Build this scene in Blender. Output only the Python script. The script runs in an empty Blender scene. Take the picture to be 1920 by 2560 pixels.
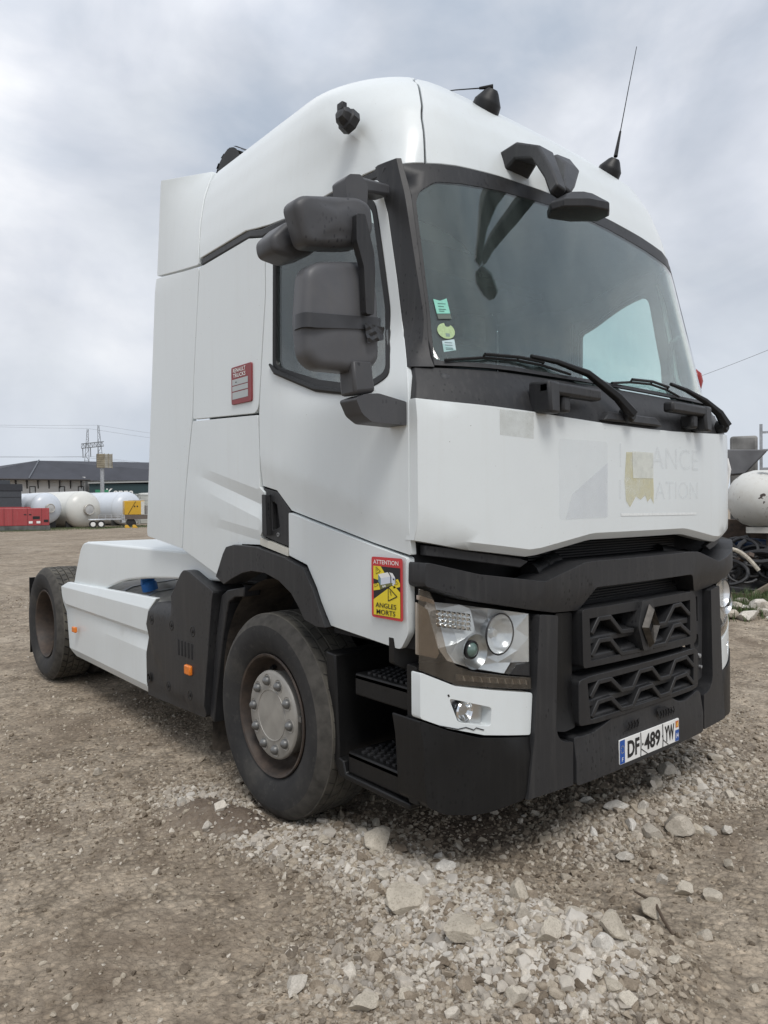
import bpy, bmesh, math, random
import numpy as np
from mathutils import Vector, Matrix
from mathutils.geometry import delaunay_2d_cdt
random.seed(7); rng = np.random.default_rng(11)
sc = bpy.context.scene
COL = sc.collection
R = math.radians

# ------------------------------------------------------------ camera
cam = bpy.data.cameras.new('camera'); camo = bpy.data.objects.new('camera', cam); COL.objects.link(camo)
_yaw, _pit, _rol = R(39.9824), R(-0.4583), R(-0.4993)
_f = Vector((math.sin(_yaw)*math.cos(_pit), math.cos(_yaw)*math.cos(_pit), math.sin(_pit)))
_r = Vector((math.cos(_yaw), -math.sin(_yaw), 0)); _u = _r.cross(_f)
_r2 = _r*math.cos(_rol)+_u*math.sin(_rol); _u2 = -_r*math.sin(_rol)+_u*math.cos(_rol)
CAM = Vector((-3.0998, -2.1957, 1.5154))
M_ = Matrix((( _r2.x,_u2.x,-_f.x,CAM.x),(_r2.y,_u2.y,-_f.y,CAM.y),(_r2.z,_u2.z,-_f.z,CAM.z),(0,0,0,1)))
camo.matrix_world = M_
cam.sensor_fit = 'HORIZONTAL'; cam.sensor_width = 36; cam.lens = 1813.0136/1920*36
cam.clip_start = 0.05; cam.clip_end = 3000
sc.camera = camo

# ------------------------------------------------------------ world: overcast sky
SUN_EL, SUN_AZ = R(56), R(208)      # azimuth measured clockwise from +y
world = bpy.data.worlds.new('World'); sc.world = world; world.use_nodes = True
nt = world.node_tree; nt.nodes.clear()
def wn(t, **k):
    n = nt.nodes.new(t)
    for a, b in k.items(): setattr(n, a, b)
    return n
out = wn('ShaderNodeOutputWorld'); bg = wn('ShaderNodeBackground')
sky = wn('ShaderNodeTexSky'); sky.sky_type = 'NISHITA'; sky.sun_disc = False
sky.sun_elevation = SUN_EL; sky.sun_rotation = SUN_AZ; sky.air_density = 1.2; sky.dust_density = 2.5; sky.altitude = 200
tc = wn('ShaderNodeTexCoord'); mp = wn('ShaderNodeMapping'); mp.inputs['Scale'].default_value = (1.0, 1.0, 1.45)
mp.inputs['Location'].default_value = (0.35, 0.2, 0.1)
nt.links.new(tc.outputs['Generated'], mp.inputs['Vector'])
def noise(scale, det, rough, dist=0.0, off=None):
    n = wn('ShaderNodeTexNoise'); n.inputs['Scale'].default_value = scale; n.inputs['Detail'].default_value = det
    n.inputs['Roughness'].default_value = rough; n.inputs['Distortion'].default_value = dist
    src = mp
    if off:
        src = wn('ShaderNodeMapping'); src.inputs['Location'].default_value = off; nt.links.new(mp.outputs[0], src.inputs[0])
    nt.links.new(src.outputs[0], n.inputs['Vector']); return n
n1 = noise(1.5, 6, .52, .35); n2 = noise(3.6, 7, .55, .5, (3.1, 1.7, .4)); n3 = noise(1.1, 3, .5, .2, (7.7, -2, 1.5))
def mix(a, b, f, mode='MIX'):
    m = wn('ShaderNodeMix', data_type='RGBA', blend_type=mode); 
    for s, v in ((m.inputs[6], a), (m.inputs[7], b), (m.inputs[0], f)):
        if isinstance(v, (int, float, tuple)): s.default_value = v
        else: nt.links.new(v, s)
    return m.outputs[2]
def ramp(src, stops):
    r = wn('ShaderNodeValToRGB'); e = r.color_ramp.elements
    e[0].position, e[0].color = stops[0][0], (*[stops[0][1]]*3, 1) if isinstance(stops[0][1], float) else (*stops[0][1], 1)
    e[1].position, e[1].color = stops[-1][0], (*[stops[-1][1]]*3, 1) if isinstance(stops[-1][1], float) else (*stops[-1][1], 1)
    for p, c in stops[1:-1]:
        k = e.new(p); k.color = (*[c]*3, 1) if isinstance(c, float) else (*c, 1)
    nt.links.new(src, r.inputs[0]); return r.outputs[0]
SKS = 0.1
# cloud colours are divided by the background strength so that one strength drives all
def cc(r, g, b): return (r/SKS, g/SKS, b/SKS)
dark = cc(.445, .495, .565); mid = cc(.555, .585, .635); lite = cc(.67, .695, .745); white = cc(.90, .905, .92)
base = ramp(n1.outputs[0], [(.37, dark), (.46, mid), (.54, lite), (.66, white)])
det = ramp(n2.outputs[0], [(.34, (.80, .83, .87)), (.50, (.97, .97, .98)), (.66, (1.12, 1.11, 1.09))])
cloud = mix(base, det, .95, 'MULTIPLY')
gap = ramp(n3.outputs[0], [(.50, 0.0), (.68, .28)])
skyc = mix(cloud, sky.outputs[0], gap)
# nearer the horizon the cloud sheet thins to an even pale blue grey
sep = wn('ShaderNodeSeparateXYZ'); nt.links.new(tc.outputs['Generated'], sep.inputs[0])
hz = ramp(sep.outputs[2], [(0.0, .75), (.10, .50), (.25, .08), (.5, 0.0)])
skyc = mix(skyc, (*cc(.56, .615, .69), 1), hz)
lift = ramp(sep.outputs[2], [(0.0, .97), (.30, .98), (.60, 1.12), (1.0, 1.25)])
skyc = mix(skyc, lift, 1.0, 'MULTIPLY')
nt.links.new(skyc, bg.inputs[0]); bg.inputs[1].default_value = SKS
nt.links.new(bg.outputs[0], out.inputs[0])

sun = bpy.data.lights.new('sun', 'SUN'); suno = bpy.data.objects.new('sun', sun); COL.objects.link(suno)
sun.energy = 1.5; sun.angle = R(22); sun.color = (1, .965, .92)
sd = Vector((math.sin(SUN_AZ)*math.cos(SUN_EL), math.cos(SUN_AZ)*math.cos(SUN_EL), math.sin(SUN_EL)))
suno.rotation_euler = sd.to_track_quat('Z', 'Y').to_euler(); suno.location = sd*50
vs = sc.view_settings; vs.view_transform = 'Standard'; vs.look = 'None'; vs.gamma = 1; vs.use_curve_mapping = False; vs.exposure = 0.25
sc.render.engine = 'CYCLES'; sc.cycles.use_denoising = True; sc.cycles.max_bounces = 8; sc.cycles.transparent_max_bounces = 16
sc.cycles.glossy_bounces = 4; sc.cycles.diffuse_bounces = 3; sc.cycles.caustics_reflective = False; sc.cycles.caustics_refractive = False

# ------------------------------------------------------------ materials
class NB:
    def __init__(s, name):
        s.m = bpy.data.materials.new(name); s.m.use_nodes = True; s.t = s.m.node_tree; s.t.nodes.clear()
        s.out = s.t.nodes.new('ShaderNodeOutputMaterial'); s.p = s.t.nodes.new('ShaderNodeBsdfPrincipled')
        s.t.links.new(s.p.outputs[0], s.out.inputs[0]); s._c = None
    def n(s, t, **k):
        n = s.t.nodes.new(t)
        for a, b in k.items(): setattr(n, a, b)
        return n
    def put(s, sock, v):
        if isinstance(v, bpy.types.NodeSocket): s.t.links.new(v, sock)
        else:
            if isinstance(v, tuple) and len(v) == 3 and sock.type == 'RGBA': v = (*v, 1)
            sock.default_value = v
    def co(s, sc_=(1, 1, 1)):
        if s._c is None: s._c = s.n('ShaderNodeTexCoord').outputs['Object']
        m = s.n('ShaderNodeMapping'); m.inputs['Scale'].default_value = sc_; s.t.links.new(s._c, m.inputs[0]); return m.outputs[0]
    def noise(s, scale, det=4, rough=.55, st=(1, 1, 1), dist=0.):
        n = s.n('ShaderNodeTexNoise'); s.put(n.inputs['Vector'], s.co(st)); n.inputs['Scale'].default_value = scale
        n.inputs['Detail'].default_value = det; n.inputs['Roughness'].default_value = rough; n.inputs['Distortion'].default_value = dist
        return n.outputs[0]
    def vor(s, scale, st=(1, 1, 1), feat='F1', outp=0, rnd=1.):
        n = s.n('ShaderNodeTexVoronoi', feature=feat); s.put(n.inputs['Vector'], s.co(st)); n.inputs['Scale'].default_value = scale
        n.inputs['Randomness'].default_value = rnd
        return n.outputs[outp]
    def ramp(s, src, stops):
        r = s.n('ShaderNodeValToRGB'); e = r.color_ramp.elements
        g = lambda c: (c, c, c, 1) if isinstance(c, (int, float)) else (*c, 1)
        e[0].position, e[0].color = stops[0][0], g(stops[0][1]); e[1].position, e[1].color = stops[-1][0], g(stops[-1][1])
        for p, c in stops[1:-1]: e.new(p).color = g(c)
        s.t.links.new(src, r.inputs[0]); return r.outputs[0]
    def mix(s, a, b, f, mode='MIX'):
        m = s.n('ShaderNodeMix', data_type='RGBA', blend_type=mode)
        s.put(m.inputs[6], a); s.put(m.inputs[7], b); s.put(m.inputs[0], f); return m.outputs[2]
    def math(s, op, a, b=0.):
        m = s.n('ShaderNodeMath', operation=op); s.put(m.inputs[0], a); s.put(m.inputs[1], b); return m.outputs[0]
    def bump(s, h, st=.3, d=.01, prev=None):
        b = s.n('ShaderNodeBump'); b.inputs['Strength'].default_value = st; b.inputs['Distance'].default_value = d
        s.t.links.new(h, b.inputs['Height'])
        if prev is not None: s.t.links.new(prev, b.inputs['Normal'])
        return b.outputs[0]
    def set(s, **k):
        nm = {'col': 'Base Color', 'rough': 'Roughness', 'metal': 'Metallic', 'spec': 'Specular IOR Level', 'coat': 'Coat Weight',
              'normal': 'Normal', 'coatr': 'Coat Roughness', 'emis': 'Emission Color', 'emst': 'Emission Strength', 'alpha': 'Alpha', 'trans': 'Transmission Weight', 'ior': 'IOR'}
        for a, v in k.items(): s.put(s.p.inputs[nm[a]], v)
        return s.m
def plain(name, col, rough=.5, metal=0., spec=.5, var=.12, vs_=8):
    b = NB(name); n = b.noise(vs_, 4)
    c2 = tuple(x*(1-var) for x in col); c3 = tuple(min(1, x*(1+var)) for x in col)
    return b.set(col=b.ramp(n, [(.3, c2), (.7, c3)]), rough=rough, metal=metal, spec=spec)
def m_paint(name, c=(.72, .76, .765), streak=.10):
    b = NB(name)
    n = b.noise(2.2, 5, .6); st = b.noise(3, 6, .6, (7, 7, .35)); fine = b.noise(90, 3)
    col = b.ramp(n, [(.3, tuple(x*.95 for x in c)), (.7, c)])
    dirt = b.ramp(st, [(.52, 0.), (.78, streak)])
    col = b.mix(col, (.50, .48, .43), dirt)
    sp = b.ramp(b.vor(26, feat='F1'), [(.0, 1.), (.035, .9), (.055, 0.)])
    spm = b.math('MULTIPLY', sp, b.ramp(b.noise(5, 2), [(.52, 0.), (.62, .9)]))
    col = b.mix(col, (.16, .14, .12), spm)
    col = b.mix(col, (.62, .61, .57), b.ramp(fine, [(.6, 0.), (.8, .25)]))
    return b.set(col=col, rough=b.ramp(n, [(.3, .30), (.7, .42)]), spec=.45, coat=.25, coatr=.15, normal=b.bump(b.noise(1.6, 2), .05, .02))
PAINT = m_paint('white_paint')
PAINT_FRONT = PAINT
def m_plastic(name, c=.040, spots=True, dust=.3):
    b = NB(name)
    n = b.noise(3, 5, .6); f = b.noise(220, 2); st = b.noise(5, 5, .6, (9, 9, .5))
    col = b.ramp(n, [(.3, (c*.85, c*.87, c*.95)), (.7, (c*1.25, c*1.25, c*1.3))])
    col = b.mix(col, (.11, .107, .10), b.ramp(st, [(.50, 0.), (.80, dust)]))
    rough = b.ramp(n, [(.3, .40), (.7, .55)])
    if spots:
        v = b.ramp(b.vor(55, (1, 1, .55)), [(.0, 1.), (.20, .9), (.27, 0.)])
        v = b.math('MULTIPLY', v, b.ramp(b.noise(6, 3), [(.46, 0.), (.60, .9)]))
        col = b.mix(col, (c*.28, c*.29, c*.36), v)
    return b.set(col=col, rough=rough, spec=.36, normal=b.bump(f, .12, .002))
PLAST = m_plastic('dark_plastic', .026, True, .22)
MIRP = m_plastic('mirror_plastic', .068, True, .2)
PLASTG = m_plastic('worn_grey_plastic', .100, False, .35)
BLACK = m_plastic('black_plastic', .006, True, .05)
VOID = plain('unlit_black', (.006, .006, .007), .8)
def m_tyre(name):
    b = NB(name)
    n = b.noise(4, 6, .65); n2 = b.noise(26, 5, .7); st = b.noise(60, 3)
    col = b.ramp(n, [(.32, (.022, .022, .023)), (.55, (.036, .035, .034)), (.78, (.075, .070, .062))])
    col = b.mix(col, (.12, .11, .095), b.ramp(n2, [(.56, 0.), (.80, .4)]))
    return b.set(col=col, rough=.78, spec=.3, normal=b.bump(n2, .25, .004))
TYRE = m_tyre('dusty_rubber')
DUSTY = plain('dust_coated_rubber', (.055, .051, .045), .9, var=.4, vs_=16)
def m_tread():
    b = NB('tread_rubber')
    n = b.noise(7, 6, .65); v = b.vor(16, (1.4, 1, 1), 'DISTANCE_TO_EDGE')
    col = b.ramp(n, [(.3, (.045, .043, .04)), (.7, (.13, .12, .10))])
    return b.set(col=col, rough=.85, spec=.25, normal=b.bump(n, .3, .006))
TREAD = m_tread()
def m_rust(name, a=(.040, .033, .029), c=(.10, .072, .055), r=.6, metal=.2):
    b = NB(name); n = b.noise(9, 6, .7)
    return b.set(col=b.ramp(n, [(.35, a), (.7, c)]), rough=r, metal=metal, normal=b.bump(b.noise(40, 4), .2, .004))
RIM = m_rust('rusty_rim'); MUD = m_rust('dried_mud', (.035, .03, .026), (.12, .10, .08), .9, 0.)
HUB = plain('grey_hub_paint', (.34, .325, .295), .5, .25, vs_=14)
NUT = plain('steel_nut', (.19, .19, .185), .42, .6, vs_=20)
CHROME = plain('chrome', (.88, .89, .9), .10, 1., var=.04)
SATIN = plain('satin_reflector', (.62, .63, .63), .28, 1., var=.08)
STEEL = plain('galvanised_steel', (.42, .43, .44), .45, .7, var=.2)
GREYM = plain('grey_tank_metal', (.45, .43, .39), .5, .4, var=.25)
AMBER = plain('amber_lens', (.75, .20, .02), .25, vs_=40)
REDL = plain('red_lens', (.30, .02, .015), .25)
BLUE = plain('blue_plastic', (.05, .22, .62), .45)
RED = plain('sticker_red', (.56, .045, .05), .45, var=.05); YEL = plain('sticker_yellow', (.78, .62, .03), .45, var=.05)
INK = plain('printed_black', (.012, .012, .014), .5); WHT = plain('printed_white', (.80, .80, .78), .45, var=.04)
def m_glass(name, tint, dust, dustc, gl=1.0):
    b = NB(name); t = b.t
    tr = b.n('ShaderNodeBsdfTransparent'); tr.inputs[0].default_value = (*tint, 1)
    gs = b.n('ShaderNodeBsdfGlossy'); gs.inputs['Roughness'].default_value = .03; gs.inputs[0].default_value = (1, 1, 1, 1)
    fr = b.n('ShaderNodeFresnel'); gb = b.n('ShaderNodeNewGeometry').outputs['Backfacing']; t.links.new(b.math('SUBTRACT', 1.52, b.math('MULTIPLY', gb, 1.52-1/1.52)), fr.inputs['IOR'])
    df = b.n('ShaderNodeBsdfDiffuse')
    m1 = b.n('ShaderNodeMixShader'); m2 = b.n('ShaderNodeMixShader')
    st = b.noise(4, 6, .6, (5, 5, .6)); sp = b.noise(70, 4, .6, (1, 1, .3))
    df.inputs[0].default_value = (*dustc, 1)
    d = b.math('MULTIPLY', b.ramp(st, [(.25, .35), (.8, 1.)]), dust)
    d = b.math('ADD', d, b.math('MULTIPLY', b.ramp(sp, [(.58, 0.), (.75, 1.)]), dust*.25))
    t.links.new(d, m1.inputs[0]); t.links.new(tr.outputs[0], m1.inputs[1]); t.links.new(df.outputs[0], m1.inputs[2])
    t.links.new(b.math('MULTIPLY', fr.outputs[0], gl), m2.inputs[0]); t.links.new(m1.outputs[0], m2.inputs[1]); t.links.new(gs.outputs[0], m2.inputs[2])
    t.links.new(m2.outputs[0], b.out.inputs[0]); t.nodes.remove(b.p)
    return b.m
WSG = m_glass('windscreen_glass', (.87, .98, .95), .065, (.50, .56, .56), 1.25)
SIDEG = m_glass('side_glass', (.90, .96, .95), .04, (.4, .47, .48), 1.3)
LENS = m_glass('clear_lens', (.93, .94, .94), .03, (.6, .6, .6))
SMOKE = m_glass('smoked_lens', (.76, .72, .67), .12, (.36, .33, .29))
SILV = plain('silvered_tray', (.86, .87, .88), .2, .5, var=.06, vs_=12)
GRP = m_plastic('grille_plastic', .019, False, .15)

# ------------------------------------------------------------ mesh helpers
ORG = {}
def mk(name, V, F, mat, parent=None, smooth=35, bevel=0., seg=2, label=None, cat=None, group=None, kind=None):
    me = bpy.data.meshes.new(name)
    o0 = ORG.get(parent.name, Vector((0, 0, 0))) if parent else Vector((0, 0, 0))
    V = [(v[0]-o0.x, v[1]-o0.y, v[2]-o0.z) for v in V]
    me.from_pydata(V, [], F); me.update()
    mats = mat if isinstance(mat, list) else [mat]
    for m in mats: me.materials.append(m)
    if smooth:
        me.shade_smooth(); me.set_sharp_from_angle(angle=R(smooth))
    o = bpy.data.objects.new(name, me); COL.objects.link(o)
    if parent: o.parent = parent; ORG[o.name] = o0
    if bevel:
        b = o.modifiers.new('bevel', 'BEVEL'); b.width = bevel; b.segments = seg; b.limit_method = 'ANGLE'; b.angle_limit = R(50)
        b.harden_normals = False
    tag(o, label, cat, group, kind); return o
def tag(o, label=None, cat=None, group=None, kind=None):
    if label: o['label'] = label
    if cat: o['category'] = cat
    if group: o['group'] = group
    if kind: o['kind'] = kind
    return o
def thing(name, label, cat, loc, rz=0, group=None):
    o = bpy.data.objects.new(name, None); o.empty_display_size = .2; COL.objects.link(o)
    o.location = loc; o.rotation_euler = (0, 0, rz); ORG[o.name] = Vector((0, 0, 0)); tag(o, label, cat, group); return o
def copy_tree(o, parent=None, loc=None, rz=None, label=None):
    c = o.copy(); COL.objects.link(c); c.parent = parent
    if loc is not None: c.location = loc
    if rz is not None: c.rotation_euler = (0, 0, rz)
    if label: c['label'] = label
    for ch in list(o.children): copy_tree(ch, c)
    return c
class MB:
    "collects shapes into one mesh"
    def __init__(s): s.V = []; s.F = []
    def add(s, V, F):
        n = len(s.V); s.V += [tuple(v) for v in V]; s.F += [tuple(i+n for i in f) for f in F]; return s
    def box(s, a, b, M=None):
        (x0, y0, z0), (x1, y1, z1) = a, b
        V = [Vector(p) for p in ((x0,y0,z0),(x1,y0,z0),(x1,y1,z0),(x0,y1,z0),(x0,y0,z1),(x1,y0,z1),(x1,y1,z1),(x0,y1,z1))]
        if M: V = [M @ v for v in V]
        return s.add(V, [(0,3,2,1),(4,5,6,7),(0,1,5,4),(1,2,6,5),(2,3,7,6),(3,0,4,7)])
    def hexa(s, P): return s.add(P, [(0,3,2,1),(4,5,6,7),(0,1,5,4),(1,2,6,5),(2,3,7,6),(3,0,4,7)])
    def tube(s, pts, r, n=8, cap=True):
        pts = [Vector(p) for p in pts]; rs = r if isinstance(r, (list, tuple)) else [r]*len(pts)
        up = None; V = []
        for i, p in enumerate(pts):
            d = (pts[min(i+1, len(pts)-1)]-pts[max(i-1, 0)]).normalized()
            if up is None: up = d.orthogonal().normalized()
            up = (up-d*up.dot(d)); up = up.normalized() if up.length > 1e-6 else d.orthogonal().normalized()
            w = d.cross(up)
            for k in range(n):
                a = 2*math.pi*k/n; V.append(p+(up*math.cos(a)+w*math.sin(a))*rs[i])
        F = [(i*n+k, i*n+(k+1) % n, (i+1)*n+(k+1) % n, (i+1)*n+k) for i in range(len(pts)-1) for k in range(n)]
        if cap: F += [tuple(range(n-1, -1, -1)), tuple((len(pts)-1)*n+k for k in range(n))]
        return s.add(V, F)
    def lathe(s, prof, o, axis, n=48, ref=None, close=False):
        "prof: (distance along axis, radius)"
        axis = Vector(axis).normalized(); u = Vector(ref).normalized() if ref else axis.orthogonal().normalized(); w = axis.cross(u); o = Vector(o)
        V = []
        for h, r in prof:
            for k in range(n):
                a = 2*math.pi*k/n; V.append(o+axis*h+(u*math.cos(a)+w*math.sin(a))*r)
        m = len(prof); F = [(i*n+k, i*n+(k+1) % n, (i+1)*n+(k+1) % n, (i+1)*n+k) for i in range(m-1) for k in range(n)]
        if close: F += [((m-1)*n+k, (m-1)*n+(k+1) % n, (k+1) % n, k) for k in range(n)]
        return s.add(V, F)
    def prism(s, P2, f, g):
        "P2 outline; f,g map an outline point to the two end points"
        n = len(P2); V = [f(*p) for p in P2]+[g(*p) for p in P2]
        return s.add(V, [tuple(range(n)), tuple(range(2*n-1, n-1, -1))]+[(i, i+n, (i+1) % n+n, (i+1) % n) for i in range(n)])
    def mirror(s):
        n = len(s.V); s.V += [(-x, y, z) for x, y, z in s.V[:n]]; s.F += [tuple(i+n for i in reversed(f)) for f in s.F[:]]; return s
    def build(s, name, mat, parent=None, **k): return mk(name, s.V, s.F, mat, parent, **k)
def fillet(P, r, n=4):
    out = []; N = len(P); rr = r if isinstance(r, (list, tuple)) else [r]*N
    for i in range(N):
        p = Vector(P[i]); a = Vector(P[i-1])-p; b = Vector(P[(i+1) % N])-p
        ri = rr[i]
        if ri <= 0 or a.length < 1e-6 or b.length < 1e-6: out.append(tuple(p)); continue
        ri = min(ri, a.length*.45, b.length*.45); p0 = p+a.normalized()*ri; p1 = p+b.normalized()*ri
        for k in range(n+1):
            t = k/n; q = p0*(1-t)**2+p*2*t*(1-t)+p1*t*t; out.append(tuple(q))
    return out
def inside(p, P):
    x, y = p; c = False; j = len(P)-1
    for i in range(len(P)):
        xi, yi = P[i]; xj, yj = P[j]
        if (yi > y) != (yj > y) and x < (xj-xi)*(y-yi)/(yj-yi)+xi: c = not c
        j = i
    return c
def subdiv(P, s, closed=True):
    out = []; N = len(P)
    for i in range(N if closed else N-1):
        a = Vector(P[i]); b = Vector(P[(i+1) % N]); k = max(1, int((b-a).length/s))
        for j in range(k): out.append(tuple(a+(b-a)*j/k))
    if not closed: out.append(tuple(P[-1]))
    return out
def tri2d(P, s, holes=(), creases=()):
    P = subdiv(P, s); V = list(P); E = [(i, (i+1) % len(P)) for i in range(len(P))]
    hs = []
    for h in holes:
        h = subdiv(h, s); n = len(V); V += h; E += [(n+i, n+(i+1) % len(h)) for i in range(len(h))]; hs.append(h)
    for c in creases:
        c = subdiv(c, s, False); n = len(V); V += c; E += [(n+i, n+i+1) for i in range(len(c)-1)]
    xs = [p[0] for p in P]; ys = [p[1] for p in P]
    B = list(V)
    x = min(xs)+s/2; row = 0
    while x < max(xs):
        y = min(ys)+(s/2 if row % 2 else s)
        while y < max(ys):
            q = (x, y)
            if inside(q, P) and not any(inside(q, h) for h in hs):
                if min((q[0]-b[0])**2+(q[1]-b[1])**2 for b in B) > (s*.45)**2: V.append(q)
            y += s
        x += s*.9; row += 1
    r = delaunay_2d_cdt([Vector(v) for v in V], E, [], 0, 1e-6)
    W = [tuple(v) for v in r[0]]; T = []
    for f in r[2]:
        c = (sum(W[i][0] for i in f)/3, sum(W[i][1] for i in f)/3)
        if inside(c, P) and not any(inside(c, h) for h in hs): T.append(tuple(f))
    return W, T
def panel(name, P, fmap, thick, mat, parent, s=.06, holes=(), creases=(), bevel=.004, seg=2, back=None, flip=False, **k):
    """outline P in surface coordinates; fmap(u,v) gives the outer skin; thick a vector to the back face"""
    W, T = tri2d(P, s, holes, creases)
    used = sorted({i for t in T for i in t}); ix = {a: b for b, a in enumerate(used)}
    W = [W[i] for i in used]; T = [tuple(ix[i] for i in t) for t in T]
    V = [Vector(fmap(*w)) for w in W]
    th = Vector(thick)
    # orient faces against the thickness direction
    a = Vector((0, 0, 0))
    for t in T: a += (V[t[1]]-V[t[0]]).cross(V[t[2]]-V[t[0]])
    if a.dot(th) > 0: T = [tuple(reversed(t)) for t in T]
    n = len(V); B = [(back(*w) if back else v+th) for v, w in zip(V, W)]
    cnt = {}
    for t in T:
        for i in range(3): cnt[(t[i], t[(i+1) % 3])] = 1
    F = list(T)+[tuple(i+n for i in reversed(t)) for t in T]
    for (i, j) in cnt:
        if (j, i) not in cnt: F.append((j, i, i+n, j+n))
    return mk(name, V+[Vector(b) for b in B], F, mat, parent, bevel=bevel, seg=seg, **k)
def text_flat(body, h, w=None, bold=0., align='LEFT', squeeze=None):
    "returns (V2, F) of lettering with cap height h; optional overall width w"
    cu = bpy.data.curves.new('t', 'FONT'); cu.body = body; cu.size = 1; cu.offset = bold; cu.resolution_u = 3
    o = bpy.data.objects.new('t', cu); COL.objects.link(o); dg = bpy.context.evaluated_depsgraph_get(); dg.update()
    me = bpy.data.meshes.new_from_object(o.evaluated_get(dg)); V = [tuple(v.co) for v in me.vertices]; F = [tuple(p.vertices) for p in me.polygons]
    bpy.data.objects.remove(o); bpy.data.curves.remove(cu); bpy.data.meshes.remove(me)
    x0 = min(v[0] for v in V); x1 = max(v[0] for v in V); y0 = min(v[1] for v in V); y1 = max(v[1] for v in V)
    sy = h/(y1-y0); sx = (w/(x1-x0)) if w else sy
    V = [((v[0]-x0)*sx, (v[1]-y0)*sy) for v in V]
    return V, F
def text_on(name, body, u0, v0, h, w, fmap, mat, parent, bold=.0, flipu=False, **k):
    V, F = text_flat(body, h, w, bold)
    W = [fmap(u0+(-x if flipu else x), v0+y) for x, y in V]
    a = Vector((0, 0, 0))
    return mk(name, W, F, mat, parent, smooth=0, **k)
def decal(name, P, fmap, mat, parent, s=.05, **k):
    W, T = tri2d(P, s); return mk(name, [fmap(*w) for w in W], T, mat, parent, smooth=0, **k)
# ------------------------------------------------------------ ground
def _hash(ix, iy, s):
    h = (ix*374761393+iy*668265263+s*974634777) & 0xffffffff
    h = ((h ^ (h >> 13))*1274126177) & 0xffffffff
    return ((h ^ (h >> 16)) & 0xffff)/65535.
def vnoise(x, y, s=0):
    ix = np.floor(x).astype(np.int64); iy = np.floor(y).astype(np.int64); fx = x-ix; fy = y-iy
    fx = fx*fx*(3-2*fx); fy = fy*fy*(3-2*fy)
    a = _hash(ix, iy, s); b = _hash(ix+1, iy, s); c = _hash(ix, iy+1, s); d = _hash(ix+1, iy+1, s)
    return (a*(1-fx)+b*fx)*(1-fy)+(c*(1-fx)+d*fx)*fy-.5
def fbm(x, y, o=4, s=0, g=.5):
    t = 0; a = 1
    for k in range(o): t = t+a*vnoise(x*2**k+17*k, y*2**k-9*k, s+k); a *= g
    return t
def seg_d(x, y, a, b):
    ax, ay = a; bx, by = b; dx, dy = bx-ax, by-ay; t = np.clip(((x-ax)*dx+(y-ay)*dy)/(dx*dx+dy*dy), 0, 1)
    return np.hypot(x-ax-t*dx, y-ay-t*dy)
def stony(x, y):
    "how much loose stone lies here, 0..1"
    m = np.exp(-(seg_d(x, y, (-1.3, .75), (-1.12, -.9))/.24)**2)+.8*np.exp(-(seg_d(x, y, (-.35, -.25), (.6, -.3))/.25)**2)
    m = m+.7*np.exp(-(seg_d(x, y, (-1.75, -.35), (-1.3, -.75))/.35)**2)+.5*np.exp(-(seg_d(x, y, (3.5, 1.8), (1., -.1))/.6)**2)
    m = m+.8*np.exp(-(seg_d(x, y, (-1.45, 1.35), (-1.4, .6))/.22)**2)
    return np.clip(m+.55*fbm(x*.9, y*.9, 3, 5), 0, 1)
def hgt(x, y):
    d = np.hypot(x+1, y-.5)
    h = .03*fbm(x*.45, y*.45, 2, 3)+.018*fbm(x*1.7, y*1.7, 3, 9)+.010*fbm(x*8, y*8, 3, 21)
    h = h+.055*np.exp(-(seg_d(x, y, (-1.25, .35), (-1.12, -.95))/.24)**2)+.05*np.exp(-(seg_d(x, y, (-1.12, -.7), (-.95, -.9))/.2)**2)
    h = h+.085*np.exp(-(seg_d(x, y, (-1.52, 1.08), (-1.42, .86))/.13)**2)+.05*np.exp(-(seg_d(x, y, (-.2, -.2), (.1, -.4))/.2)**2)
    h = h+.14*np.exp(-(seg_d(x, y, (7.2, 2.6), (9.5, 1.2))/.5)**2)
    for wx, wy in ((-1.08, .883), (1.08, .883), (-1.0, 4.706), (1.0, 4.706)):
        k = np.exp(-(((x-wx)/.26)**4+((y-wy)/.22)**4)); h = h*(1-k)+k*-.004
    far = np.clip((d-14)/30, 0, 1); return h*(1-far)
def axis_(lo, f0, f1, hi, st, gr=1.055):
    m = list(np.arange(f0, f1+1e-6, st)); a = []; s = st; v = f0
    while v > lo: s *= gr; v -= s; a.append(v)
    b = []; s = st; v = f1
    while v < hi: s *= gr; v += s; b.append(v)
    return np.array(a[::-1]+m+b)
gx = axis_(-900, -3.0, 1.5, 900, .016); gy = axis_(-300, -2.1, 2.6, 900, .016)
X, Y = np.meshgrid(gx, gy); Z = hgt(X, Y)
nx, ny = len(gx), len(gy)
me = bpy.data.meshes.new('ground'); co = np.stack([X, Y, Z], -1).reshape(-1, 3).astype(np.float32)
idx = np.arange(nx*ny).reshape(ny, nx); q = np.stack([idx[:-1, :-1], idx[:-1, 1:], idx[1:, 1:], idx[1:, :-1]], -1).reshape(-1, 4)
me.vertices.add(len(co)); me.vertices.foreach_set('co', co.ravel()); me.loops.add(q.size); me.loops.foreach_set('vertex_index', q.ravel().astype(np.int32))
me.polygons.add(len(q)); me.polygons.foreach_set('loop_start', np.arange(0, q.size, 4, dtype=np.int32)); me.update(calc_edges=True); me.shade_smooth()
soil = np.exp(-(seg_d(X, Y, (-1.56, 1.12), (-1.40, .82))/.17)**2)+.8*np.exp(-(seg_d(X, Y, (-.95, .25), (.1, -.2))/.33)**2)
sa = me.attributes.new('soil', 'FLOAT', 'POINT'); sa.data.foreach_set('value', np.clip(soil, 0, 1).ravel().astype(np.float32))
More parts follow.
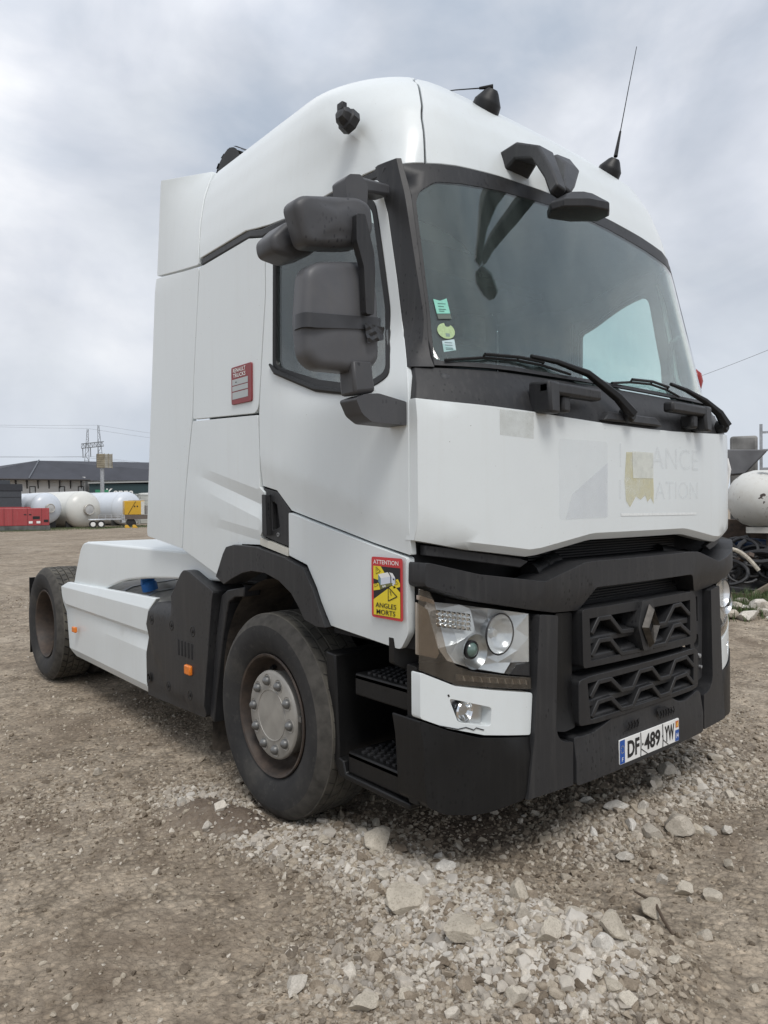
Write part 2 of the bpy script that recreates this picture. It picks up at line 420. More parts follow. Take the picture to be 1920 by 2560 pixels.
gattr = me.attributes.new('stony', 'FLOAT', 'POINT'); gattr.data.foreach_set('value', stony(X, Y).ravel().astype(np.float32))
ground = bpy.data.objects.new('ground', me); COL.objects.link(ground); tag(ground, kind='structure')
b = NB('gravelly_earth')
att = b.n('ShaderNodeAttribute', attribute_name='stony').outputs['Fac']
big = b.noise(.55, 6, .62); md = b.noise(5, 6, .62); fn = b.noise(45, 5, .65)
c0 = b.ramp(big, [(.32, (.265, .215, .16)), (.5, (.37, .31, .24)), (.68, (.46, .395, .315))])
c1 = b.ramp(md, [(.3, (.62, .60, .57)), (.52, (1., 1., 1.)), (.72, (1.25, 1.23, 1.20))])
col = b.mix(c0, c1, .85, 'MULTIPLY')
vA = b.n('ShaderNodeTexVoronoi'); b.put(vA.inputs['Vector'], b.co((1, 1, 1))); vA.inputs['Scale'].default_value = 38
vB = b.n('ShaderNodeTexVoronoi'); b.put(vB.inputs['Vector'], b.co((1, 1, 1))); vB.inputs['Scale'].default_value = 90
sv = b.n('ShaderNodeSeparateColor'); b.t.links.new(vA.outputs['Color'], sv.inputs[0])
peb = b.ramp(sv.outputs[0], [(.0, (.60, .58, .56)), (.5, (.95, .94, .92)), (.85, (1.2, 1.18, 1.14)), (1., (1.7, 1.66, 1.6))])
dist = b.ramp(vA.outputs['Distance'], [(.0, 1.), (.40, .82), (.62, .34)])  # crevices between the pebbles darkened, their shade put into the colour
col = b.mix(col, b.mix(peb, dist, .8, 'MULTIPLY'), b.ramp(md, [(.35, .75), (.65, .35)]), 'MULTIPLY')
wv = b.n('ShaderNodeVectorMath', operation='MULTIPLY_ADD'); wn_ = b.n('ShaderNodeTexNoise'); b.put(wn_.inputs['Vector'], b.co((1, 1, 1))); wn_.inputs['Scale'].default_value = 9; wn_.inputs['Detail'].default_value = 3
b.t.links.new(wn_.outputs['Color'], wv.inputs[0]); wv.inputs[1].default_value = (.10, .10, .10); b.put(wv.inputs[2], b.co((1, 1, 1)))
vc = b.n('ShaderNodeTexVoronoi', feature='DISTANCE_TO_EDGE'); b.t.links.new(wv.outputs[0], vc.inputs['Vector']); vc.inputs['Scale'].default_value = 26
crk = b.ramp(vc.outputs[0], [(.0, .0), (.03, .55), (.07, 1.)])
col = b.mix(col, b.mix((.42, .40, .38), (1., 1., 1.), crk), b.ramp(b.noise(2.2, 4, .6), [(.48, .0), (.66, .28)]), 'MULTIPLY')
col = b.mix(col, (.56, .525, .465), b.math('MULTIPLY', att, b.ramp(fn, [(.45, 0.), (.7, .75)])))
col = b.mix(col, (.15, .115, .083), b.ramp(b.noise(1.1, 6, .62, (1, 1, 1), .6), [(.49, 0.), (.66, .7)]))
col = b.mix(col, (.125, .095, .072), b.math('MULTIPLY', b.n('ShaderNodeAttribute', attribute_name='soil').outputs['Fac'], b.ramp(md, [(.3, 1.), (.7, .6)])))
hsum = b.math('ADD', b.math('MULTIPLY', b.ramp(vA.outputs['Distance'], [(0., 1.), (.8, 0.)]), .008), b.math('MULTIPLY', b.ramp(vB.outputs['Distance'], [(0., 1.), (.8, 0.)]), .0035))
hsum = b.math('ADD', hsum, b.math('MULTIPLY', fn, .006)); hsum = b.math('ADD', hsum, b.math('MULTIPLY', crk, .0015))
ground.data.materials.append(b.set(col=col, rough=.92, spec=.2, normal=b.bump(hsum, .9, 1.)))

# stones: faceted rock shapes
def rock_mesh(name, seed, sub=2, flat=.7, mat=None):
    bm = bmesh.new(); bmesh.ops.create_icosphere(bm, subdivisions=sub, radius=1.)
    r = random.Random(seed); cuts = []
    for _ in range(13):
        d = Vector((r.gauss(0, 1), r.gauss(0, 1), r.gauss(0, 1))).normalized(); cuts.append((d, r.uniform(.42, .76)))
    from mathutils import noise as mn
    sx, sy, sz = r.uniform(.85, 1.25), r.uniform(.7, .95), r.uniform(.5, .8)*flat/.7
    for v in bm.verts:
        p = v.co*(1+.22*mn.noise(v.co*1.7+Vector((seed*3.1, 0, 0))))
        for d, h in cuts:
            k = p.dot(d)-h
            if k > 0: p = p-d*k*.97
        p = p*(1+.05*mn.noise(p*7+Vector((seed, 2, 0))))
        v.co = Vector((p.x*sx, p.y*sy, p.z*sz))
    me = bpy.data.meshes.new(name); bm.to_mesh(me); bm.free(); me.materials.append(mat); me.shade_smooth(); me.set_sharp_from_angle(angle=R(16)); return me
def m_stone(name, cols, inst=True):
    b = NB(name); oi = b.n('ShaderNodeObjectInfo').outputs['Random']
    base = b.ramp(oi, cols)
    n = b.noise(1.3, 6, .7); f = b.noise(9, 5, .7)
    base = b.mix(base, b.ramp(n, [(.3, (.66, .63, .59)), (.7, (1.2, 1.19, 1.16))]), .9 if inst else .6, 'MULTIPLY')
    base = b.mix(base, b.ramp(f, [(.34, (.58, .56, .53)), (.46, (1., 1., 1.)), (.7, (1.15, 1.15, 1.15))]), .8, 'MULTIPLY')
    base = b.mix(base, b.ramp(b.noise(34, 3, .6), [(.38, (.60, .59, .57)), (.46, (1., 1., 1.))]), .5, 'MULTIPLY')
    if inst: base = b.mix(base, b.mix((.68, .645, .585), base, .25), b.n('ShaderNodeAttribute', attribute_name='pale', attribute_type='INSTANCER').outputs['Fac'])
    return b.set(col=base, rough=.88, spec=.25, normal=b.bump(f, .9, .003))
GRAV = m_stone('gravel_stone', [(0., (.16, .13, .10)), (.25, (.27, .225, .175)), (.6, (.38, .325, .26)), (.88, (.48, .43, .355)), (1., (.66, .61, .54))])
PALE = m_stone('pale_stone', [(0., (.44, .395, .33)), (.5, (.56, .525, .47)), (1., (.68, .66, .62))], False)
TAN = m_stone('tan_stone', [(0., (.44, .395, .325)), (1., (.56, .515, .44))], False)
lib = bpy.data.collections.new('gravel_shapes')
for i in range(7):
    m = rock_mesh('gravel_shape', 40+i, 2, .75, GRAV); o = bpy.data.objects.new('gravel_shape', m); lib.objects.link(o)
# scatter points, dense near the camera and only where the ground can be seen
def scatter(n, rmin, rmax, smin, smax, p=2.2, aim=(R(4), R(80)), keep=None):
    a = rng.uniform(aim[0], aim[1], n); rr = np.sqrt(rng.uniform(rmin**2, rmax**2, n))
    x = CAM.x+np.sin(a)*rr; y = CAM.y+np.cos(a)*rr
    s = smin*(smax/smin)**(rng.uniform(0, 1, n)**p)
    st = stony(x, y); k = rng.uniform(0, 1, n) < .07+1.1*st**1.4
    s = s*(.75+.55*st); return x[k], y[k], s[k]
sets = [scatter(150000, 1.5, 4.3, .004, .020, 1.5), scatter(95000, 4.3, 7.5, .007, .022, 1.5), scatter(60000, 7.5, 15, .011, .032, 1.5, (R(2), R(78))),
        scatter(5200, 1.5, 5.5, .018, .042, 1.8)]
# a dense spill of broken stone in front of the wheel and under the nose
def blob(n, cx, cy, sx, sy, smin, smax):
    x = rng.normal(cx, sx, n); y = rng.normal(cy, sy, n); return x, y, smin*(smax/smin)**(rng.uniform(0, 1, n)**1.6)
sets += [blob(9000, -1.17, -.15, .15, .46, .006, .024), blob(2200, -1.08, -.8, .13, .13, .007, .032), blob(900, -.05, -.3, .28, .17, .010, .035), blob(500, -1.5, 1.05, .24, .28, .008, .03)]
px_ = np.concatenate([s[0] for s in sets]); py_ = np.concatenate([s[1] for s in sets]); ps_ = np.concatenate([s[2] for s in sets])
# keep the wheel contact patches clear
ok = np.ones(len(px_), bool); ok &= ~((seg_d(px_, py_, (-1.55, 1.1), (-1.42, .86)) < .16) & (rng.uniform(0, 1, len(px_)) < .93))
for wx, wy in ((-1.1, .883), (1.1, .883), (-1.0, 4.706)): ok &= ~((abs(px_-wx) < .19) & (abs(py_-wy) < .13))
px_, py_, ps_ = px_[ok], py_[ok], ps_[ok]; N = len(px_)
pz_ = hgt(px_, py_)+ps_*rng.uniform(-.25, .25, N)
me = bpy.data.meshes.new('gravel'); me.vertices.add(N); me.vertices.foreach_set('co', np.stack([px_, py_, pz_], -1).astype(np.float32).ravel())
a = me.attributes.new('sz', 'FLOAT', 'POINT'); a.data.foreach_set('value', ps_.astype(np.float32))
pl_ = np.clip((stony(px_, py_)-.35)*1.6, 0, 1)*(rng.uniform(0, 1, N) < .62)*rng.uniform(.4, 1., N); pl_ *= 1-np.clip(np.exp(-(seg_d(px_, py_, (-.95, .25), (.1, -.2))/.3)**2), 0, 1)
a = me.attributes.new('pale', 'FLOAT', 'POINT'); a.data.foreach_set('value', pl_.astype(np.float32))
a = me.attributes.new('rt', 'FLOAT_VECTOR', 'POINT'); rt_ = np.stack([rng.normal(0, .45, N), rng.normal(0, .45, N), rng.uniform(0, 6.28, N)], -1); a.data.foreach_set('vector', rt_.astype(np.float32).ravel())
gravel = bpy.data.objects.new('gravel', me); COL.objects.link(gravel)
tag(gravel, 'brown and grey gravel strewn over the yard around the truck', 'gravel', kind='stuff')
ng = bpy.data.node_groups.new('gravel', 'GeometryNodeTree')
ng.interface.new_socket('Geometry', in_out='INPUT', socket_type='NodeSocketGeometry'); ng.interface.new_socket('Geometry', in_out='OUTPUT', socket_type='NodeSocketGeometry')
gi = ng.nodes.new('NodeGroupInput'); go = ng.nodes.new('NodeGroupOutput'); iop = ng.nodes.new('GeometryNodeInstanceOnPoints')
ci = ng.nodes.new('GeometryNodeCollectionInfo'); ci.inputs['Collection'].default_value = lib; ci.inputs['Separate Children'].default_value = True; ci.inputs['Reset Children'].default_value = True
na = ng.nodes.new('GeometryNodeInputNamedAttribute'); na.data_type = 'FLOAT'; na.inputs['Name'].default_value = 'sz'
nb_ = ng.nodes.new('GeometryNodeInputNamedAttribute'); nb_.data_type = 'FLOAT_VECTOR'; nb_.inputs['Name'].default_value = 'rt'
L_ = ng.links.new
L_(gi.outputs[0], iop.inputs['Points']); L_(ci.outputs[0], iop.inputs['Instance']); iop.inputs['Pick Instance'].default_value = True
rnd = ng.nodes.new('FunctionNodeRandomValue'); rnd.data_type = 'INT'; rnd.inputs[4].default_value = 0; rnd.inputs[5].default_value = 6
L_(rnd.outputs[2], iop.inputs['Instance Index']); L_(nb_.outputs[0], iop.inputs['Rotation']); L_(na.outputs[0], iop.inputs['Scale']); L_(iop.outputs[0], go.inputs[0])
md_ = gravel.modifiers.new('gravel', 'NODES'); md_.node_group = ng

# single rocks
BIGM = [rock_mesh('rock_shape', 100+i, 3, .8, PALE) for i in range(6)]+[rock_mesh('rock_shape', 120+i, 3, .8, TAN) for i in range(4)]
def rock(x, y, w, hr, k, label, group=None, rz=None, sink=.25, tilt=0.):
    o = bpy.data.objects.new('rock', BIGM[k]); COL.objects.link(o); s = w*.57
    z = float(hgt(np.array([x]), np.array([y]))[0])
    o.scale = (s, s*random.uniform(.75, 1.), s*min(1.3, max(.55, hr*1.15))); o.location = (x, y, z+s*(.55-sink)*o.scale[2]/s)
    o.rotation_euler = (tilt, random.uniform(-.2, .2), rz if rz is not None else random.uniform(0, 6.28)); tag(o, label, 'rock', group); return o
ROCKS = [(-1.04, -.49, .145, .85, 7, 'big tan slab of stone leaning at the edge of the rubble, below the bumper', .9),
 (-1.09, -.87, .088, .88, 0, 'bright whitish stone low in the foreground rubble heap', .3), (-1.02, -.71, .075, .9, 6, 'squarish tan stone on top of the foreground rubble heap', .2),
 (-1.0, -.84, .15, .34, 8, 'long flat brown stone on the right flank of the foreground heap', .7), (-1.19, -.74, .13, .75, 9, 'broad rough tan block at the left of the foreground heap', .4),
 (-1.06, -.63, .07, .9, 1, 'upright greenish grey shard at the top of the foreground heap', 1.1), (-1.18, -.62, .07, 1.5, 2, 'tall grey splinter of stone standing in the foreground heap', .1),
 (-1.2, -.18, .088, 1.1, 3, 'pale upright stone in the middle of the rubble ridge', .2), (-1.07, -.13, .12, .67, 4, 'flat pale stone behind the upright one on the rubble ridge', .9),
 (-1.12, -.5, .066, 1., 5, 'small grey stone touching the left side of the leaning tan slab', .1), (-1.35, -.21, .17, .5, 6, 'chalky half buried lump left of the rubble ridge', .8),
 (-1.15, .2, .16, .55, 8, 'brownish slab half buried just in front of the front wheel', .3), (-1.56, 1.24, .062, 1., 0, 'round white stone left of the dark clay mound', .5),
 (-1.59, .90, .058, 1.1, 1, 'white stone at the near foot of the dark clay mound', .5), (-1.72, 2.0, .068, .9, 2, 'lone white stone on bare gravel left of the front wheel', .5),
 (.01, -.54, .18, .6, 0, 'largest light grey granite rock in front of the number plate', .6), (-.12, -.48, .13, .7, 3, 'rounded grey rock against the left of the largest granite rock', .2),
 (-.14, -.39, .092, .77, 1, 'small squarish grey rock at the left of the granite cluster', .8), (-.04, -.25, .15, .4, 4, 'low wide grey rock at the back of the granite cluster', .3),
 (.03, -.35, .082, .95, 2, 'upright grey rock in the centre of the granite cluster', .9), (.09, -.22, .10, .6, 5, 'pale rock at the rear of the granite cluster under the bumper', .1),
 (-.04, -.09, .11, .45, 0, 'grey rock lying farthest left under the bumper edge', .6), (.11, -.63, .095, .55, 3, 'flattish pale rock right of the largest granite rock', .3),
 (.18, -.68, .083, .8, 4, 'pale pointed rock farthest right of the granite cluster', 1.), (.69, -.11, .13, .8, 2, 'grey boulder right below the number plate', .4), (.48, -.15, .13, .45, 1, 'long grey rock left of the boulder under the number plate', .9),
 (1.12, -.18, .116, .5, 6, 'tan cobble on the open gravel right of the truck nose', .4), (1.29, -.17, .09, .55, 0, 'white cobble on the open gravel right of the truck nose', .2),
 (.62, -.49, .12, .5, 7, 'tan stone with a dark side at the right edge of the yard', .5), (-.42, -.79, .106, .6, 9, 'crumbling tan lump right of the smooth clay patch', .4), (-.38, -.88, .08, .7, 6, 'whitish end of the crumbling lump, right of it', .2),
 (-.42, -.7, .068, .85, 5, 'small granite stone above the crumbling lump', .5), (-.67, -.79, .11, .6, 8, 'sunken tan rock with a stick lying over it', .1), (-.37, -.5, .096, .4, 2, 'thin grey slab between the granite cluster and the crumbling lump', .7),
 (-.81, -1.22, .055, .6, 7, 'brown stone at the lower right border of the yard', .4), (-1.32, -.48, .19, .45, 6, 'wide chalky crust of stone in the middle of the foreground', .3), (-1.77, -.5, .12, .45, 9, 'weathered lump at the left of the foreground stones', .5),
 (-1.88, -.29, .10, .5, 1, 'dusty pale lump at the far left of the foreground stones', .8), (-1.66, -.55, .07, .8, 7, 'rounded tan stone near the bottom centre of the yard', .2)]
for x, y, w, hr, k, lb, rz in ROCKS: rock(x, y, w, hr, k, lb, rz=rz)
ax_, ay_ = [], []
for i in range(230):
    if i < 165: x, y = random.gauss(-1.14, .12), random.uniform(-1.05, .5)
    elif i < 200: x, y = random.gauss(.0, .35), random.gauss(-.3, .17)
    else: x, y = random.uniform(-.6, 2.2), random.uniform(-1.0, .3)
    if abs(x+1.1) < .24 and .62 < y < 1.2: continue
    rock(x, y, random.choice([.022, .026, .03, .036, .045, .06])*random.uniform(.85, 1.15), random.uniform(.6, 1.), random.randrange(10), 'fist sized broken stone lying loose among the gravel', 'loose stones around the truck')
for i in range(46):   # the bank of pale rubble below the scrap heap
    t = random.random(); x = 6.3+2.6*t+random.gauss(0, .3); y = 2.35-1.1*t+random.gauss(0, .28)
    rock(x, y, random.uniform(.16, .42), random.uniform(.4, .7), random.randrange(6), 'pale angular rubble rock piled below the scrap heap', 'rubble bank below the scrap heap', sink=.1)
# the stick and weeds
mb = MB(); mb.tube([(-.62, -.70, .045), (-.65, -.80, .055), (-.72, -.87, .05), (-.76, -.93, .035)], [.004, .006, .006, .004], 6)
mb.build('stick', plain('bark', (.09, .065, .045), .8), cat='stick', label='thin brown stick lying across a sunken rock')
GRASS = plain('grass_blades', (.065, .10, .03), .7, var=.35, vs_=3)
def grass(name, label, pts, n, h, spread):
    mb = MB()
    for _ in range(n):
        cx, cy = random.choice(pts); x = random.gauss(cx, spread); y = random.gauss(cy, spread); a = random.uniform(0, 6.28); l = h*random.uniform(.5, 1.2); w = h*.035
        z = float(hgt(np.array([x]), np.array([y]))[0])-.01; dx, dy = math.cos(a), math.sin(a); lx, ly = random.gauss(0, .3)*l, random.gauss(0, .3)*l
        V = [(x-dy*w, y+dx*w, z), (x+dy*w, y-dx*w, z), (x+lx*.4-dy*w*.7, y+ly*.4+dx*w*.7, z+l*.6), (x+lx*.4+dy*w*.7, y+ly*.4-dx*w*.7, z+l*.6), (x+lx, y+ly, z+l)]
        mb.add(V, [(0, 1, 3, 2), (2, 3, 4)])
    mb.build(name, GRASS, smooth=0, cat='grass', label=label, kind='stuff')
grass('grass', 'green weeds growing between the rubble and the scrap heap', [(6.3+.3*i, 2.6-.12*i) for i in range(10)], 2600, .16, .3)
gp = [(x, 50.5+(x-9)*.35+random.uniform(0, 5)) for x in np.linspace(7, 24, 80)]
grass('grass', 'strip of rough grass along the foot of the far fence', gp, 9000, .14, .6)
# ------------------------------------------------------------ the truck
T = thing('tractor_truck', 'white semi tractor unit with a high sleeper cab parked on rough gravel', 'truck', (0, 2.0, 0)); ORG[T.name] = Vector((0, 2.0, 0))
def interp(v, xs, ys): return float(np.interp(v, xs, ys))
def yc(z): return interp(z, [0, 1.90, 1.96, 2.05, 2.12, 2.95, 3.1, 3.25, 3.4, 3.52, 3.6, 3.64, 3.66], [-.38, -.38, -.355, -.30, -.258, -.052, -.01, .045, .135, .265, .43, .62, .95])
def FF(x, z): x = abs(x); return yc(z)+.045*x*x+interp(z, [1.95, 2.1], [.47, .62])*max(0, x-.8)**1.7
def fm(off=0.): return lambda x, z: Vector((x, FF(x, z)-off, z))
def WW(z): return interp(z, [0, 2.88, 3.0, 3.15, 3.3, 3.42, 3.5, 3.56, 3.61, 3.64, 3.66], [1.255, 1.255, 1.245, 1.218, 1.178, 1.13, 1.075, .99, .86, .68, .2])
def s3(t): t = max(0., min(1., t)); return t*t*(3-2*t)
def taper(y, z): return .130*s3((z-1.93)/.30)*s3((.93-y)/.90)      # the cab narrows towards the windscreen
def side_pt(y, z, off=0., sg=-1):
    d = taper(y, z); return Vector((sg*(WW(z)-d+off), y+(y+2.196)*d/1.845, z+(z-1.515)*d/1.845))
def sm(off=0., sg=-1): return lambda y, z: side_pt(y, z, off, sg)
def mirr(P): return [(-x, z) for x, z in reversed(P)]
SIDES = (-1, 1)

# inner black core of the cab so that joints read dark
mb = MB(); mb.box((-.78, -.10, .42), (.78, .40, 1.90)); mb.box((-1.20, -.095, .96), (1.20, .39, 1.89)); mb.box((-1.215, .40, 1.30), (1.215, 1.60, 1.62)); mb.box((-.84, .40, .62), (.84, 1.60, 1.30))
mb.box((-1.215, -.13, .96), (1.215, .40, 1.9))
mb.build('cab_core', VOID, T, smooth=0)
# interior
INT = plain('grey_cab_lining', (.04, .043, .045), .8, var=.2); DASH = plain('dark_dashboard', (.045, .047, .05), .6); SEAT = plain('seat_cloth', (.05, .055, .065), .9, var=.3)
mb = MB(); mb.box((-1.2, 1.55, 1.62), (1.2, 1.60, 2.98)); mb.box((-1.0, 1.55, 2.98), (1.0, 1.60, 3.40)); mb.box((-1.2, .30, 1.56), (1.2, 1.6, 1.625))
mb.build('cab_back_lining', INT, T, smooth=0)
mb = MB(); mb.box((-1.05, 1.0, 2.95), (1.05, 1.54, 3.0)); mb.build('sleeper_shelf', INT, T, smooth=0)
mb = MB(); P = [(-.20, 1.92), (-.20, 2.03), (.0, 2.045), (.25, 2.02), (.34, 1.92), (.34, 1.6), (-.1, 1.6)]
mb.prism(P, lambda y, z: (-1.12, y, z), lambda y, z: (1.12, y, z)); mb.box((.38, .05, 2.03), (.92, .30, 2.15)); mb.build('dashboard', DASH, T, bevel=.02)
mb = MB(); mb.lathe([(0, .205), (.012, .222), (.024, .205), (.012, .19)], (.70, .36, 2.235), (0, -.55, .83), 36, close=True)
mb.tube([(.50, .36, 2.225), (.90, .36, 2.225)], .018); mb.tube([(.70, .36, 2.23), (.70, .26, 2.0)], .035); mb.build('steering_wheel', DASH, T)
for x in (-.62, .62):
    mb = MB(); mb.box((x-.26, .72, 1.85), (x+.26, 1.2, 2.0)); mb.hexa([(x-.25, 1.14, 1.98), (x+.25, 1.14, 1.98), (x+.25, 1.30, 1.98), (x-.25, 1.30, 1.98), (x-.2, 1.24, 2.62), (x+.2, 1.24, 2.62), (x+.2, 1.34, 2.62), (x-.2, 1.34, 2.62)])
    mb.box((x-.13, 1.24, 2.64), (x+.13, 1.34, 2.84)); mb.build('seat', SEAT, T, bevel=.04)
mb = MB(); mb.tube([(1.03, .02, 2.12), (1.02, .03, 2.3), (1.0, .02, 2.42), (.98, 0, 2.47), (1.02, -.02, 2.50)], .016); mb.build('grab_rail', DASH, T)

# ---- side panels, both flanks
WIN = fillet([(.815, 2.712), (.109, 2.760), (.064, 2.750), (.037, 2.717), (.018, 2.636), (-.018, 2.452), (-.047, 2.287), (-.039, 2.027), (.059, 1.996), (.209, 2.0), (.467, 2.049), (.80, 2.165), (.828, 2.20)], .03, 3)
cw = (.38, 2.38)
def shr(P, d):
    out = []
    for y, z in P:
        v = Vector((y-cw[0], z-cw[1])); k = (v.length-d)/v.length; out.append((cw[0]+v.x*k, cw[1]+v.y*k))
    return out
def zA(y): return 1.597+(y-.947)*.2215
def d_low(y, z):          # pressed swage lines of the lower sleeper panel
    k = max(0., (1.83-y)/.88); t = zA(y)-z; d = 0
    if 0 < t < .045+.03*k: d = -t*.22*k
    elif t >= .045+.03*k: d = -(.045+.03*k)*.22*k+min(1, (t-.045-.03*k)/.07)*.015*k
    z2 = 1.395+(y-.947)*.13; t2 = z2-z
    if t2 > 0: d -= min(t2, .05)*.20*k
    return d
def d_door(y, z):
    t = 1.43+(y+.146)*.288-z
    return -max(0., t)*.10
def d_skirt(y, z):
    d = 0.; k = max(0., min(1., (3.86-y)/1.3))
    t = .712+(2.44-y)*-.008-z
    if 0 < t < .03: d = -t*.9
    elif t >= .03: d = -.027+min(1, (t-.03)/.10)*.02*k
    if z > .86: d -= (z-.86)*.35
    if z < .355: d -= (.355-z)*.5
    return d
def sidepanel(name, P, sg, dfun=None, off=0., thick=.028, mat=PAINT, r=.012, **k):
    f = (lambda y, z: side_pt(y, z, off+(dfun(y, z) if dfun else 0), sg))
    return panel(name, fillet(P, r, 3) if r else P, f, (-sg*thick, 0, 0), mat, T, **k)
for sg in SIDES:
    sidepanel('upper_sleeper_panel', [(1.600, 2.868), (1.049, 2.872), (.934, 2.842), (.898, 2.835), (.899, 2.547), (.941, 2.237), (.973, 1.985), (1.708, 2.025), (1.690, 2.251), (1.648, 2.561)], sg, r=[0, 0, 0, .02, 0, 0, .05, .02, 0, 0])
    sidepanel('lower_sleeper_panel', [(1.710, 2.014), (.977, 1.975), (.967, 1.782), (.966, 1.615), (.925, 1.59), (.918, 1.54), (.92, 1.44), (.970, 1.375), (.968, 1.328), (1.16, 1.325), (1.37, 1.169), (1.402, 1.139), (1.864, 1.272), (1.823, 1.562), (1.767, 1.804)], sg, d_low,
              creases=[[(1.775, f_(1.775)), (.985, f_(.985))] for f_ in (zA, lambda y: zA(y)-.045-.03*(1.83-y)/.88, lambda y: zA(y)-.115-.03*(1.83-y)/.88, lambda y: 1.395+(y-.947)*.13, lambda y: 1.345+(y-.947)*.13)], s=.05, smooth=5, r=[.01, .01, 0, 0, 0, 0, 0, 0, 0, 0, 0, 0, 0, 0, 0])
    door = sidepanel('door', [(.885, 2.832), (.66, 2.835), (.40, 2.833), (.134, 2.828), (.02, 2.812), (-.033, 2.659), (-.083, 2.4), (-.130, 2.11), (-.142, 2.012), (-.145, 1.926), (-.143, 1.326), (.083, 1.367), (.316, 1.417), (.702, 1.499), (.82, 1.596), (.955, 1.622), (.963, 1.982), (.931, 2.237), (.889, 2.547)], sg, d_door, holes=[shr(WIN, .008)],
              creases=[[(.93, 1.74), (-.13, 1.434)]], r=[.03, 0, 0, 0, .03, 0, 0, 0, 0, 0, .01, 0, 0, 0, 0, 0, 0, 0, 0], s=.05, smooth=30)
    panel('window_rubber', WIN, sm(.004, sg), (-sg*.03, 0, 0), BLACK, door, holes=[shr(WIN, .032)], s=.05, bevel=.003)
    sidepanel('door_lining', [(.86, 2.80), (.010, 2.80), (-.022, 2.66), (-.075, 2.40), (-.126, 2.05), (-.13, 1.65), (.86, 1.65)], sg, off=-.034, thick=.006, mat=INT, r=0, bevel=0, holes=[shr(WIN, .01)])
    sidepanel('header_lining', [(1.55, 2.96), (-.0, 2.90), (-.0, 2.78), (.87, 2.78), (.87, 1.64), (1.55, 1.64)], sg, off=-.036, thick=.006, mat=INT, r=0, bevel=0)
    panel('side_window', shr(WIN, .030), sm(-.012, sg), (-sg*.006, 0, 0), SIDEG, door, s=.2, bevel=0)
    mb = MB(); mb.tube([side_pt(a_, b_2, .008, sg) for a_, b_2 in ((.845, 2.205), (.79, 2.16), (.63, 2.10), (.46, 2.038), (.33, 2.012), (.21, 1.99), (.06, 1.985))], [.006, .014, .014, .014, .013, .012, .004], 8); mb.build('weatherstrip', BLACK, door)
    # black drip rail between roof and side
    UP = [(1.590, 2.917), (1.049, 2.919), (.934, 2.888), (.664, 2.867), (.402, 2.868), (.134, 2.862), (-.02, 2.850)]; LO = [(.0, 2.818), (.134, 2.832), (.402, 2.838), (.664, 2.839), (.934, 2.848), (1.049, 2.880), (1.590, 2.878)]
    sidepanel('drip_rail', UP+LO, sg, off=-.004, mat=PLAST, r=0, bevel=.006, s=.05)
    # deflectors behind the cab
    P = [(2.133, 3.543), (1.732, 3.50), (1.694, 3.32), (1.656, 3.13), (1.62, 2.96), (1.612, 2.886), (1.852, 2.918), (2.205, 2.970)]
    panel('upper_side_deflector', fillet(P, .015, 3), (lambda y, z: Vector((sg*(1.25+(WW(min(z, 3.5))+.003-1.25)*max(0, min(1, (2.13-y)/.45))), y, z))), (-sg*.03, 0, 0), PAINT, T, s=.08, bevel=.006)
    P = [(2.221, 2.958), (1.614, 2.872), (1.632, 2.713), (1.683, 2.355), (1.721, 2.028), (1.790, 1.751), (1.845, 1.508), (1.876, 1.276), (2.390, 1.335), (2.40, 1.36), (2.354, 1.807)]
    sidepanel('lower_side_deflector', P, sg, mat=PAINT, r=[.02, .02, 0, 0, 0, 0, 0, 0, .04, 0, 0])
    # fender panel ahead of the wheel
    fen = sidepanel('front_fender_panel', [(.702, 1.490), (.512, 1.449), (.316, 1.408), (.083, 1.358), (-.129, 1.317), (-.128, 1.026), (-.072, .955), (.384, .995), (.475, 1.155), (.55, 1.252), (.702, 1.288)], sg, (lambda y, z: -max(0, (1.08-z))*.12), thick=.04, r=[.01, 0, 0, 0, .01, .02, .02, 0, 0, 0, .01], bevel=.005)
    # handle recess
    hr = sidepanel('handle_recess', [(.952, 1.612), (.818, 1.589), (.709, 1.499), (.709, 1.325), (.965, 1.373), (.925, 1.43), (.921, 1.54)], sg, off=-.012, mat=PLAST, r=0, bevel=.003, holes=[fillet([(.872, 1.545), (.825, 1.53), (.800, 1.418), (.870, 1.40)], .012, 3)])
    sidepanel('handle_pocket', [(.90, 1.58), (.79, 1.56), (.78, 1.39), (.90, 1.38)], sg, off=-.055, mat=VOID, r=0, bevel=0)
    sidepanel('door_handle', [(.915, 1.578), (.882, 1.577), (.872, 1.376), (.915, 1.385)], sg, off=.018, mat=PLAST, r=.006, bevel=.006)
    mb = MB(); mb.lathe([(0, .010), (.004, .010), (.004, .006), (-.002, .006)], (sg*1.243, .812, 1.383), (sg, 0, 0), 16); mb.build('door_lock', STEEL, T)
    sidepanel('side_reflector', [(.966, 1.364), (.712, 1.318), (.708, 1.283), (.966, 1.328)], sg, mat=plain('ivory_lens', (.62, .60, .53), .35), r=.004, bevel=.004)
    # wheel arch trim
    ARCH = [(1.404, 1.142), (1.32, 1.27), (1.284, 1.307), (1.201, 1.322), (.976, 1.318), (.711, 1.279), (.55, 1.238), (.475, 1.146), (.42, 1.05), (.384, .989), (.45, .985), (.543, 1.004), (.598, 1.064), (.655, 1.116), (.761, 1.166), (.886, 1.194), (1.019, 1.196), (1.117, 1.179), (1.235, 1.139), (1.311, 1.107)]
    sidepanel('wheel_arch_trim', ARCH, sg, off=.022, thick=.14, mat=PLAST, r=0, bevel=.008)
    mb = MB(); n = 22
    V = []; 
    for i in range(n+1):
        a = R(-8)+R(146)*i/n; V += [(sg*1.2, .90+.57*math.cos(a), .56+.60*math.sin(a)), (sg*.62, .90+.57*math.cos(a), .56+.60*math.sin(a))]
    mb.add(V, [(2*i, 2*i+1, 2*i+3, 2*i+2) for i in range(n)]); mb.build('wheel_well_liner', MUD, T)
